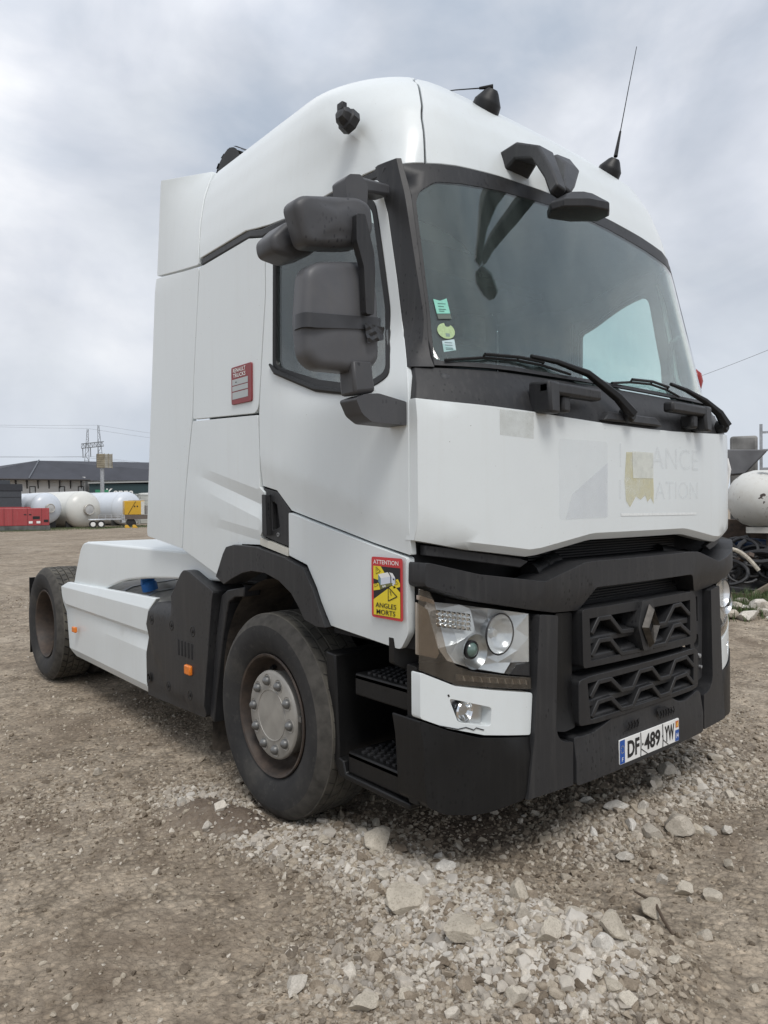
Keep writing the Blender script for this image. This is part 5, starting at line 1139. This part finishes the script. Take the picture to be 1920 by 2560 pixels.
for x in (-1.2, -.66, .25, 1.15): bx(g, 'panel_seam', (x-.012, -.462, .40), (x+.012, -.452, 1.58), plain('seam_dark', (.10, .012, .014), .6))
for x0, z0, w, h in ((.02, 1.10, .16, .08), (.34, 1.10, .16, .08), (.58, .82, .45, .2), (1.28, .60, .3, .18)):
    gr = bx(g, 'louvre', (x0, -.466, z0), (x0+w, -.454, z0+h), INK)
for x0 in (.33, .82): bx(g, 'pale_sticker', (x0, -.468, .52), (x0+.24, -.458, .68), WHT)
for i in range(4): bx(g, 'door_panel', (-.6+.02, -.459, .72), (.12, -.453, 1.42), GRED) if i == 0 else None
c = place('container', 'dark grey steel container standing behind the red generator', 'container', 9.4, 56.3)
bx(c, 'body', (-3.2, 0, 0), (1.42, 2.4, 3.02), GBLK); bx(c, 'roof_rim', (-3.25, -.05, 2.90), (1.50, 2.5, 3.38), plain('near_black_sheet', (.028, .032, .04), .6)); bx(c, 'roof_hatch', (-3.2, .5, 3.382), (.65, 2.2, 3.68), GBLK)
for i in range(3): bx(c, 'wall_band', (-3.18, -.02, .9+i*.75), (1.40, -.002, .93+i*.75), plain('near_black_band', (.03, .034, .04), .6))
def tankpaint(nm, c, k): return m_paint(nm, c, k)
def tank(label, cx, cy, cz, r, L, rz, mat, hatch=True, hz=0.):
    t = place('storage_tank', label, 'storage tank', cx, cy, rz, 'white gas tanks lying along the fence')
    m = MB(); m.lathe([(-.30*r, 0), (-.30*r, .22*r), (-.24*r, .45*r), (-.15*r, .68*r), (-.03*r, .86*r), (.12*r, .965*r), (.25*r, r), (L-.25*r, r), (L-.05*r, .92*r), (L+.15*r, .5*r), (L+.2*r, 0)], (0, 0, cz), (0, 1, 0), 48); local(t, m, 'shell', mat)
    if hatch:
        m = MB(); m.lathe([(-.42*r, 0), (-.42*r, .24*r), (-.44*r, .27*r), (-.40*r, .30*r), (-.26*r, .29*r)], (0, 0, cz+hz), (0, 1, 0), 28); hb = local(t, m, 'manhole', GREYM)
        m = MB(); m.lathe([(-.45*r, 0), (-.45*r, .10*r), (-.42*r, .23*r)], (0, 0, cz+hz), (0, 1, 0), 20); local(t, m, 'manhole_cover', plain('cover_grey', (.46, .46, .45), .5))
    for y in (.8, L-.9): bx(t, 'saddle', (-r*.8, y-.1, 0), (r*.8, y+.1, cz-r*.62), plain('saddle_dark', (.05, .05, .05), .8))
    for y in (.25*r, L*.35, L*.66): m = MB(); m.lathe([(y, r*1.004), (y+.03, r*1.004)], (0, 0, cz), (0, 1, 0), 48); local(t, m, 'weld_seam', plain('weld', (.52, .52, .50), .5))
    return t
tank('white gas tank with a round hatch, behind the right end of the red generator', 12.9, 57.1, 1.58, 1.20, 6, R(10), tankpaint('tank_white_cool', (.60, .645, .70), .1))
tank('mottled off-white gas tank with a grey hatch, in the middle of the row', 16.0, 58.0, 1.45, 1.5, 8.5, R(13), tankpaint('tank_white_warm', (.66, .66, .62), .35))
tank('pale blue white gas tank behind the small trailer', 20.9, 61.6, 1.50, 1.50, 8, R(14), tankpaint('tank_white_blue', (.60, .64, .69), .12), hatch=False)
tank('creamy white gas tank half hidden behind the truck cab', 27.2, 63.5, 1.55, 1.55, 8, R(10), tankpaint('tank_white_cream', (.70, .70, .64), .2), hatch=False)
# small tandem trailer
ALU = plain('aluminium', (.50, .52, .54), .4, .6, var=.2)
t = place('utility_trailer', 'small silver tandem trailer with rail sides parked before the white tanks', 'trailer', 16.9, 55.9)
bx(t, 'bed', (-1.2, -.6, .62), (1.3, .7, .72), ALU); bx(t, 'drawbar', (1.0, -.05, .45), (1.5, .05, .53), ALU)
for z in (.85, 1.0): bx(t, 'side_rail', (-.6, -.6, z), (1.28, -.56, z+.035), ALU)
for x in (-.6, -.1, .35, .8, 1.24): bx(t, 'rail_post', (x, -.6, .7), (x+.04, -.56, 1.05), ALU)
bx(t, 'tailboard', (1.12, -.6, .40), (1.36, .6, .98), ALU); bx(t, 'mudguard', (-1.35, -.78, .60), (-.10, -.5, .68), ALU, bevel=.03)
for x in (-1.0, -.42):
    m = MB(); m.lathe([(-.1, 0), (-.1, .16), (-.07, .19), (-.1, .30), (.1, .30)], (x, -.65, .30), (0, 1, 0), 24); w = local(t, m, 'wheel', TYRE); m = MB(); m.lathe([(-.105, 0), (-.105, .17), (-.09, .18)], (x, -.65, .30), (0, 1, 0), 20); local(t, m, 'wheel_disc', WHT)
# compressor trailer
YM = m_paint('yellow_machine_paint', (.62, .36, .02), .1)
t = place('compressor', 'yellow compressor housing standing on a low trailer at the truck cab', 'compressor', 20.3, 57.7)
bx(t, 'housing', (-1.25, -.6, .98), (.35, .7, 2.15), YM, bevel=.04); bx(t, 'pale_panel', (.06, -.615, 1.0), (.34, -.602, 2.1), plain('pale_panel', (.6, .6, .56), .5)); bx(t, 'motor_box', (.75, -.6, 1.05), (1.9, .6, 1.8), YM, bevel=.04)
for x, z in ((-.5, 1.62), (-.28, 1.62)): bx(t, 'gauge', (x, -.615, z), (x+.1, -.602, z+.12), INK)
m = MB(); m.tube([(-.95, -.61, 1.05), (-.35, -.61, 2.1)], .02, 5); local(t, m, 'stripe', INK)
m = MB(); m.tube([(.3, -.5, 2.2), (1.2, -.5, 2.2), (1.2, -.5, 1.7)], .03, 6); m.tube([(-.95, -.5, 2.17), (.3, -.5, 2.2)], .03, 6); local(t, m, 'frame_tube', STEEL)
bx(t, 'vent_stack', (.42, -.4, 1.0), (.66, .4, 1.75), plain('stack_grey', (.25, .25, .25), .5))
t2 = place('flat_trailer', 'low dark flat trailer carrying the yellow compressor', 'trailer', 20.4, 57.7)
bx(t2, 'deck', (-1.4, -.8, .62), (2.5, .9, .96), plain('rusty_deck', (.13, .105, .09), .8)); bx(t2, 'rear_post', (.85, -.82, .5), (1.0, -.7, 1.6), STEEL)
for x in (-.85, 1.95): m = MB(); m.lathe([(-.12, 0), (-.12, .2), (-.12, .36), (.12, .36)], (x, -.6, .36), (0, 1, 0), 22); local(t2, m, 'wheel', TYRE)
for i, (x, lb) in enumerate(((17.75, 'left one of two yellow wheel chocks on the ground by the flat trailer'), (18.25, 'right one of two yellow wheel chocks on the ground by the flat trailer'))):
    m = MB(); m.hexa([(-.2, -.12, 0), (.2, -.12, 0), (.2, .12, 0), (-.2, .12, 0), (-.18, -.1, .24), (.02, -.1, .24), (.02, .1, .24), (-.18, .1, .24)]); o = m.build('wheel_chock', YM, cat='chock', label=lb, bevel=.02); o.location = (x, 53.6-i*.25, 0); o.rotation_euler = (0, 0, -VD)
# fence of ribbed concrete panels
FEN = plain('pale_fence_panel', (.42, .43, .40), .8, var=.15, vs_=2); FPO = plain('fence_post_grey', (.33, .34, .32), .8)
fo = Vector((5, 70.3, 0)); fd = Vector((.985, -.17, 0)).normalized(); fa = math.atan2(fd.y, fd.x)
fe = thing('fence', 'long pale fence of stacked horizontal panels behind the tanks', 'fence', tuple(fo), fa)
brd = None
for k in range(11):
    bx(fe, 'fence_post', (k*3.2-.1, -.09, 0), (k*3.2+.1, .09, 2.90), FPO)
    for j in range(6):
        if brd is None: m = MB(); m.box((.12, -.05, 0), (3.08, .04, .44)); brd = m.build('fence_board', FEN, fe, bevel=.05); b_ = brd
        else: b_ = brd.copy(); COL.objects.link(b_)
        b_.location = (k*3.2, 0, .02+j*.47)
bx(fe, 'coping', (-.2, -.12, 2.845), (35.4, .12, 2.92), FEN)
# long white hall with a hipped dark roof
HW = plain('white_render', (.66, .65, .63), .8, var=.06, vs_=.5); ROOF = plain('dark_roof_tiles', (.045, .048, .060), .7, var=.15, vs_=.7); BRN = plain('dark_timber', (.05, .045, .045), .7)
h = thing('hall', 'long white hall with a steep dark hipped roof and timber eaves brackets', 'building', (14.9, 91.4, 0), R(-20))
bx(h, 'wall', (0, 0, 0), (11.2, 14, 5.35), HW, smooth=0); bx(h, 'rear_wing_wall', (11.2, .8, 0), (30, 14, 5.0), HW, smooth=0)
m = MB(); V = [(-2.4, -1.3, 5.05), (11.7, -1.3, 4.95), (11.7, 15, 5.0), (-2.4, 15, 5.05), (5.9, 3.0, 7.45), (5.9, 9.0, 7.45)]
m.add(V, [(0, 1, 4), (1, 2, 5, 4), (2, 3, 5), (3, 0, 4, 5), (3, 2, 1, 0)]); local(h, m, 'hipped_roof', ROOF, smooth=0)
m = MB(); V = [(5.9, 3.0, 7.42), (36, 9.5, 7.65), (36, .0, 5.0), (11.0, .0, 4.92), (5.9, 12, 7.4), (36, 16, 5)]; m.add(V, [(0, 3, 2, 1), (0, 1, 5, 4)]); local(h, m, 'main_roof', ROOF, smooth=0)
m = MB(); V = [(5.9, 3.0, 7.44), (-5, 6, 5.7), (-9, 14, 5.5), (3, 16, 7.4)]; m.add(V, [(0, 1, 2, 3)]); local(h, m, 'pale_side_roof', plain('pale_metal_roof', (.34, .37, .42), .5), smooth=0)
m = MB(); V = [(-2.4, -1.3, 5.06), (5.9, 3.0, 7.46), (-5, 6, 5.8), (-8, 1, 5.0)]; m.add(V, [(0, 1, 2), (0, 2, 3)]); local(h, m, 'side_roof_apron', ROOF, smooth=0)
m = MB(); m.tube([(-2.4, -1.32, 5.03), (11.8, -1.32, 4.93)], .09, 6); local(h, m, 'gutter', BRN)
m = MB(); m.tube([(5.9, 2.95, 7.48), (5.5, .5, 6.1), (5.2, -1.3, 5.1)], .08, 5); local(h, m, 'hip_ridge', plain('ridge_grey', (.14, .15, .17), .7))
for i in range(10):
    x = .2+i*1.17; m = MB(); m.tube([(x, -.02, 4.1), (x, -.95, 4.95)], .07, 5); m.tube([(x, -.03, 3.95), (x, -.03, 5.0)], .07, 5); m.tube([(x, -.03, 4.9), (x, -1.1, 4.95)], .06, 5); local(h, m, 'eaves_bracket', BRN)
for x in (3.1, 5.45, 8.6, 10.7):
    w = bx(h, 'window', (x-.34, -.05, 3.35), (x+.34, .02, 4.22), BRN); bx(h, 'window_pane', (x-.24, -.07, 3.45), (x+.24, -.052, 4.12), plain('bright_pane', (.55, .56, .55), .2)) 
m = MB(); m.lathe([(0, .45), (-.1, .5), (-.1, .3)], (2.0, -.1, 4.5), (0, 1, 0), 20); local(h, m, 'round_fan', BRN)
# green store with its name board
GRN = plain('dark_green_cladding', (.022, .050, .055), .6); SG = plain('shop_green', (.03, .24, .12), .6)
s_ = thing('store', 'low dark green store with a white shop name cut off by the fence', 'shop', (23.6, 80.5, 0), R(-20))
bx(s_, 'wall', (0, 0, 0), (12, 10, 4.3), GRN, smooth=0); m = MB(); m.hexa([(-.15, -.25, 4.30), (12.1, -.25, 4.62), (12.1, 10, 4.62), (-.15, 10, 4.30), (-.15, -.25, 4.44), (12.1, -.25, 4.78), (12.1, 10, 4.78), (-.15, 10, 4.44)]); local(s_, m, 'roof_edge', plain('pale_edge', (.35, .36, .35), .6), smooth=0)
bx(s_, 'green_band', (7.0, -.06, 3.55), (11.9, -.002, 4.02), SG, smooth=0); bx(s_, 'green_band', (.6, -.06, 3.3), (2.0, -.002, 3.62), SG, smooth=0)
V, F = text_flat('Kenna', .78, 2.9, .02); mk('lettering', [(1.75+x, -.03, 2.98+y) for x, y in V], F, WHT, s_, smooth=0)
V, F = text_flat('suppe', .2, .75, .01); mk('lettering', [(7.3+x, -.08, 3.72+y) for x, y in V], F, WHT, s_, smooth=0)
# slatted box on a pole
b2 = thing('billboard', 'weathered slatted box sign on a grey pole above the dark roof', 'sign', (22.6, 73.4, 0), R(-8))
m = MB(); m.tube([(0, 0, 0), (0, 0, 5.7)], .2, 12); local(b2, m, 'pole', STEEL)
SL_ = plain('weathered_slats', (.27, .235, .17), .8, var=.3, vs_=2); SL2 = plain('weathered_slats_grey', (.36, .34, .29), .8, var=.3, vs_=2)
for i in range(7):
    z = 5.72+i*.205; m = MB(); m.hexa([(-.52, -.2, z), (.1, -.55, z-.03), (.1, -.5, z-.03), (-.52, -.15, z), (-.52, -.2, z+.18), (.1, -.55, z+.15), (.1, -.5, z+.15), (-.52, -.15, z+.18)]); local(b2, m, 'slat', SL_)
    m = MB(); m.hexa([(.12, -.55, z-.03), (.98, -.2, z), (.98, -.15, z), (.12, -.5, z-.03), (.12, -.55, z+.15), (.98, -.2, z+.18), (.98, -.15, z+.18), (.12, -.5, z+.15)]); local(b2, m, 'slat', SL2)
bx(b2, 'box_core', (-.5, -.1, 5.72), (.95, .3, 7.1), plain('box_dark', (.16, .14, .11), .8))
for x in (.12, .55, .95): bx(b2, 'upright', (x-.025, -.60+.36*max(0, x-.12), 5.68), (x+.025, -.56+.36*max(0, x-.12), 7.17), SL_)
# power line towers
LAT = plain('pylon_steel', (.20, .215, .23), .6, .3)
pw = thing('pylon', 'twin legged lattice power tower with a lattice crossarm', 'pylon', (90.6, 283, 0), R(-18))
def lattice(t, nm, x0, z0, w0, x1, z1, w1, n, mat, r=.13):
    m = MB(); 
    for i in range(4):
        a, b3 = ((-1, -1), (1, -1), (1, 1), (-1, 1))[i]
        m.tube([(x0+a*w0, b3*w0, z0), (x1+a*w1, b3*w1, z1)], r, 4, False)
    for k in range(n):
        t0, t1 = k/n, (k+1)/n; xa, xb = x0+(x1-x0)*t0, x0+(x1-x0)*t1; za, zb_ = z0+(z1-z0)*t0, z0+(z1-z0)*t1; wa, wb = w0+(w1-w0)*t0, w0+(w1-w0)*t1
        s1 = 1 if k % 2 else -1
        m.tube([(xa-s1*wa, -wa, za), (xb+s1*wb, -wb, zb_)], r*.7, 4, False); m.tube([(xa-s1*wa, wa, za), (xb+s1*wb, wb, zb_)], r*.7, 4, False); m.tube([(xa-wa, -wa, za), (xa+wa, -wa, za)], r*.7, 4, False)
    return local(t, m, nm, mat, smooth=0)
lattice(pw, 'lattice_leg', -3.0, 0, 1.7, -1.9, 32.0, .22, 16, LAT); lattice(pw, 'lattice_leg', 3.4, 0, 1.9, 1.9, 33.6, .22, 16, LAT)
m = MB()
for zz, yy in ((24.9, -.6), (26.6, -.6), (24.9, .6), (26.6, .6)): m.tube([(-4.2, yy, zz-.3), (3.8, yy, zz+.78)], .15, 4, False)
for k in range(12):
    xa = -4.2+.667*k; xb = xa+.667; za = 24.6+.667*k*.135; zb_ = za+.108; s1 = k % 2
    m.tube([(xa, -.6, za+(1.7 if s1 else 0)), (xb, -.6, zb_+(0 if s1 else 1.7))], .11, 4, False); m.tube([(xa, -.6, za), (xa, -.6, za+1.7)], .10, 4, False)
local(pw, m, 'crossarm', LAT, smooth=0)
for x in (-4.4, -1.2, 2.0): m = MB(); m.tube([(x*.85, 0, 24.6+(x+5)*.135), (x*.85+.1, 0, 20.9+(x+5)*.135)], .16, 6); local(pw, m, 'insulator_string', LAT)
WIRE = plain('power_wire', (.30, .32, .34), .6)
def wire(pts, r, lb):
    Q = []; 
    for i in range(len(pts)-1):
        a, b3 = Vector(pts[i]), Vector(pts[i+1]); L_w = (b3-a).length
        for k in range(9): t_ = k/8; Q.append(a.lerp(b3, t_)-Vector((0, 0, 4*L_w*.012*t_*(1-t_))))
    m = MB(); m.tube(Q, r, 4, False); m.build('power_line', WIRE, smooth=0, cat='power line', label=lb)
wire([(-30, 300, 33), (88.7, 283, 32.2), (230, 300, 27)], .05, 'topmost power wire running to the left tip of the tower')
wire([(-30, 298, 31.5), (92.2, 282, 33.6), (230, 297, 29)], .05, 'thin power wire running to the right tip of the tower')
wire([(-30, 292, 22.5), (86.4, 284.4, 21.3), (230, 290, 17)], .06, 'lower power wire under the tower crossarm')
wire([(-30, 290, 20.5), (89.5, 283, 21.6), (230, 287, 15.5)], .06, 'lowest power wire close above the dark roof')
hs = thing('house', 'tiny gabled house top at the left picture edge', 'house', (12.2, 118, 0), R(-12))
bx(hs, 'wall', (-3.5, 0, 0), (1.8, 6, 7.0), HW, smooth=0); m = MB(); m.add([(-3.9, -.4, 6.9), (2.3, -.4, 6.7), (2.3, 6, 6.7), (-3.9, 6, 6.9), (-.4, -.4, 8.6), (-.4, 6, 8.6)], [(0, 1, 4), (1, 2, 5, 4), (2, 3, 5), (3, 0, 4, 5)]); local(hs, m, 'roof', ROOF, smooth=0)

# ------------------------------------------------------------ background, right: scrap heap
b = NB('peeling_tank_white'); n = b.noise(2.2, 6, .65); ru = b.noise(3.5, 6, .7); st = b.noise(4, 5, .6, (4, 4, .4))
col = b.mix((.60, .60, .57), (.42, .38, .32), b.ramp(n, [(.5, 0.), (.75, .6)])); col = b.mix(col, (.17, .085, .045), b.ramp(st, [(.6, 0.), (.78, .7)])); col = b.mix(col, (.05, .035, .03), b.ramp(ru, [(.60, 0.), (.615, 1.)]))
OLD = b.set(col=col, rough=.6)
RAX = Vector((.86, -.5, 0)).normalized()      # across the view on the right
RBX = Vector((.5, .86, 0))
def rp(d, u, z):   # along the view on the right side, d metres from the camera, u metres to the right
    return Vector((CAM.x, CAM.y, 0))+Vector((math.sin(R(66)), math.cos(R(66)), 0))*d+Vector((math.cos(R(66)), -math.sin(R(66)), 0))*u+Vector((0, 0, z))
def rt(name, label, cat, d, u, z=0., group=None): return thing(name, label, cat, tuple(rp(d, u, z)), R(-66), group)
t = rt('tank_body', 'old white round ended tank with peeling paint and rust, above the scrap heap', 'tank', 13.2, .12); t.name = 'rusty_tank'; ORG['rusty_tank'] = Vector((0, 0, 0))
m = MB(); m.lathe([(-.42, 0), (-.405, .12), (-.36, .24), (-.275, .345), (-.15, .43), (0, .473), (.2, .48), (2.4, .48), (2.8, .3), (2.85, 0)], (.13, .35, 1.585), (.86, .5, 0), 48); local(t, m, 'shell', OLD)
bx(t, 'support_beam', (.0, .2, 1.02), (2.6, .5, 1.115), plain('white_beam', (.55, .53, .48), .7, var=.2)); 
for x in (.3, 2.2): bx(t, 'support_leg', (x, .3, 0), (x+.15, .45, 1.02), m_rust('rust_leg'))
m = MB(); m.box((.20, .1, 2.05), (.42, .16, 2.09)); local(t, m, 'tank_bracket', STEEL)
t = rt('hopper', 'dark grey sloped steel trough above the old tank', 'hopper', 15.0, .1)
m = MB(); m.prism([(-.7, 2.02), (.02, 2.06), (.40, 2.49), (-.7, 2.54)], lambda x, z: (x, 0, z), lambda x, z: (x, .6, z)); local(t, m, 'trough', plain('trough_grey', (.13, .13, .135), .6, var=.25, vs_=3), bevel=.02)
bx(t, 'trough_leg', (-.5, .3, 0), (-.35, .5, 2.1), m_rust('rust_leg2')); bx(t, 'trough_leg', (.3, .3, 0), (.42, .5, 2.1), m_rust('rust_leg3'))
bx(t, 'white_side_plate', (.42, .2, 1.9), (1.3, .25, 2.50), plain('side_plate', (.5, .48, .43), .7, var=.2))
t = rt('concrete_block', 'rough grey concrete block lying on top of the scrap', 'block', 16.2, .22); bx(t, 'block', (-.36, 0, 0), (.14, .5, 2.86), plain('block_grey', (.20, .195, .185), .9, var=.4, vs_=3), bevel=.05)
t = rt('dark_panel', 'black curved sheet standing right beside the truck bonnet', 'panel', 15.6, -.50); m = MB(); m.prism([(-.3, 0), (.28, 0), (.26, 2.62), (.16, 2.84), (-.3, 2.86)], lambda x, z: (x, 0, z), lambda x, z: (x, .1, z)); local(t, m, 'sheet', GBLK, bevel=.02)
t = rt('railing', 'galvanised mesh railing on top behind the old tank', 'railing', 17.5, .5)
for x, z1 in ((-.05, 3.20), (.40, 2.95), (.68, 3.10), (1.4, 3.05)): bx(t, 'railing_post', (x-.03, -.03, 1.0), (x+.03, .03, z1), STEEL)
for z in (3.0, 2.62): bx(t, 'railing_bar', (-.05, -.02, z), (2.4, .02, z+.045), STEEL)
for i in range(12): m = MB(); m.tube([(.42+i*.11, 0, 2.4), (.42+i*.11, 0, 3.02)], .006, 4); local(t, m, 'mesh_wire', STEEL)
for i in range(5): m = MB(); m.tube([(.42, 0, 2.55+i*.1), (2.4, 0, 2.55+i*.1)], .006, 4); local(t, m, 'mesh_wire', STEEL)
t = rt('bent_pipe', 'thin pale bent pipe leaning between truck and old tank', 'pipe', 12.7, -.26); m = MB(); m.tube([(.10, 0, 2.22), (.14, 0, 2.05), (.05, .1, 1.5), (-.2, .3, .9), (-.42, .3, .2)], .028, 8); local(t, m, 'pipe', WHT)
BLM = m_paint('faded_blue_paint', (.018, .045, .11), .1)
t = rt('blue_machine', 'faded blue machine body buried in the scrap under the old tank', 'machine', 14.0, .35)
m = MB(); m.box((-.2, .3, .2), (1.6, 1.0, .78)); m.box((.1, .2, .74), (1.1, .8, .92)); local(t, m, 'body', BLM, bevel=.05)
m = MB(); m.tube([(-.4, -.15, .86), (.35, -.15, .80), (.8, -.2, .72)], .08, 10); m.tube([(.1, -.2, .62), (1.2, -.2, .66)], .06, 10); local(t, m, 'pipework', BLM)
bx(t, 'frame', (-.8, .2, 0), (1.8, .9, .2), VOID)
SCR = plain('oily_black', (.018, .018, .02), .5, var=.4, vs_=4)
hg = 'black hoses tangled in the scrap heap'
rr = random.Random(17)
for i in range(38):
    cx, cz = rr.uniform(-.45, .9), rr.uniform(.30, .80); r0 = rr.uniform(.12, .36); a0 = rr.uniform(0, 6.28); d = 12.6+rr.uniform(0, .8); pts = []
    for k in range(14):
        a = a0+k*.36; pts.append(rp(d+.22*math.sin(a*.7+i)+.02*k, cx+r0*math.cos(a)*1.25, max(.03, cz+r0*math.sin(a)*.75)))
    m = MB(); m.tube(pts, rr.uniform(.018, .040), 8); m.build('hose', SCR, cat='hose', label='black rubber hose coiled in the scrap heap under the old tank', group=hg)
m = MB(); m.tube([rp(12.4, -.22+.05*k, .80+.035*math.sin(k*.35)-.006*k*k*.5) for k in range(11)], .03, 8); m.build('hose', plain('pale_hose', (.45, .41, .34), .7, var=.3, vs_=30), cat='hose', label='pale ribbed hose lying on top of the black hoses')
def scrap(name, lb, cat, d, u, z, size, rot, mat, hollow=False):
    m = MB(); x, y, zz = size
    if hollow:
        w = .018; m.box((-x/2, -y/2, -zz/2), (x/2, -y/2+w, zz/2)); m.box((-x/2, y/2-w, -zz/2), (x/2, y/2, zz/2)); m.box((-x/2, -y/2+w, -zz/2), (x/2, y/2-w, -zz/2+w)); m.box((-x/2, -y/2+w, zz/2-w), (x/2, y/2-w, zz/2)); m.box((-x/2+.05, -y/2+w, -zz/2+w), (-x/2+.055, y/2-w, zz/2-w))
    else: m.box((-x/2, -y/2, -zz/2), (x/2, y/2, zz/2))
    o = m.build(name, mat, cat=cat, label=lb, bevel=0 if hollow else .006); o.location = rp(d, u, z); o.rotation_euler = (rot[0], rot[1], R(-66)+rot[2]); return o
RU = m_rust('scrap_rust', (.05, .04, .035), (.16, .11, .08)); RT = m_rust('scrap_tan', (.16, .13, .10), (.28, .23, .17))
scrap('steel_tube', 'square rusty steel tube pointing at the truck', 'steel tube', 11.6, .02, .16, (.75, .12, .12), (0, .12, .55), RU, True)
scrap('steel_tube', 'short tan square tube standing upright in the scrap', 'steel tube', 12.3, .78, .42, (.10, .10, .42), (0, .25, 0), RT)
scrap('beam', 'dark steel beam lying under the hoses', 'beam', 12.4, .5, .12, (1.4, .16, .12), (0, .1, .2), SCR)
scrap('beam', 'brown timber beam sloping out of the scrap heap', 'beam', 12.0, .45, .33, (.9, .07, .07), (0, -.55, .3), RT)
scrap('steel_plate', 'dark rusty plate lying behind the hoses', 'plate', 14.1, .2, .35, (1.8, .1, .7), (.2, .1, .1), SCR)
scrap('steel_plate', 'upright rusty plate below the old tank', 'plate', 14.3, -.1, .98, (1.3, .05, .5), (.1, .04, .1), RU)
t = rt('pipe_flange', 'round dark pipe end with a flange in the scrap heap', 'pipe', 11.9, .82, .22); m = MB(); m.lathe([(0, .055), (-.01, .095), (-.04, .095), (-.04, .06), (.4, .06)], (0, 0, 0), (0, 1, 0), 20); local(t, m, 'pipe', RU)
t = rt('discarded_tyre', 'worn tyre with a pale disc at the right picture edge', 'tyre', 11.7, 1.12, .22); m = MB(); m.lathe([(-.08, .12), (-.10, .16), (-.08, .22), (0, .24), (.08, .22)], (0, 0, 0), (-.5, 1, 0), 28); local(t, m, 'tyre', TYRE); m = MB(); m.lathe([(-.07, 0), (-.07, .13)], (0, 0, 0), (-.5, 1, 0), 24); local(t, m, 'disc', WHT)
m = MB(); m.tube([rp(11.4, .38, .02), rp(11.4, .40, .16), rp(11.4, .46, .22), rp(11.4, .45, .31)], .012, 6); m.build('wire_hook', RT, cat='wire', label='thin bent wire sticking up by the rubble')
for i in range(26):
    sz = (rr.uniform(.12, .5), rr.uniform(.04, .14), rr.uniform(.04, .14)); scrap('scrap_piece', 'dark oily piece of scrap in the heap at the right', 'scrap', 12.7+rr.uniform(0, 1.1), rr.uniform(-.7, 1.2), rr.uniform(.08, .7), sz, (rr.uniform(-.6, .6), rr.uniform(-.9, .9), rr.uniform(-1, 1)), rr.choice([SCR, SCR, RU]))['group'] = 'pieces of scrap in the heap'
m = MB(); zr = [(rp(13.3, -1.6, 0), .3), (rp(13.2, -.6, 0), .95), (rp(13.3, .3, 0), .85), (rp(13.4, 1.2, 0), .95), (rp(14, 4.5, 0), .6)]
V = []
for p, hh in zr: V += [p-Vector((0, 0, .05)), p+Vector((.5, .3, hh)), p+Vector((1.6, .8, hh)), p+Vector((2.6, 1.3, -.05))]
m.add(V, [(4*i+k, 4*i+k+1, 4*i+5+k, 4*i+4+k) for i in range(4) for k in range(3)]); m.build('scrap_mound', SCR, kind='stuff', cat='scrap', label='dark mass of oily scrap at the bottom of the heap')
wire([(CAM.x+60*math.sin(R(60)), CAM.y+60*math.cos(R(60)), 10.0), (CAM.x+52*math.sin(R(72)), CAM.y+52*math.cos(R(72)), 12.5)], .016, 'single wire crossing the sky right of the truck')
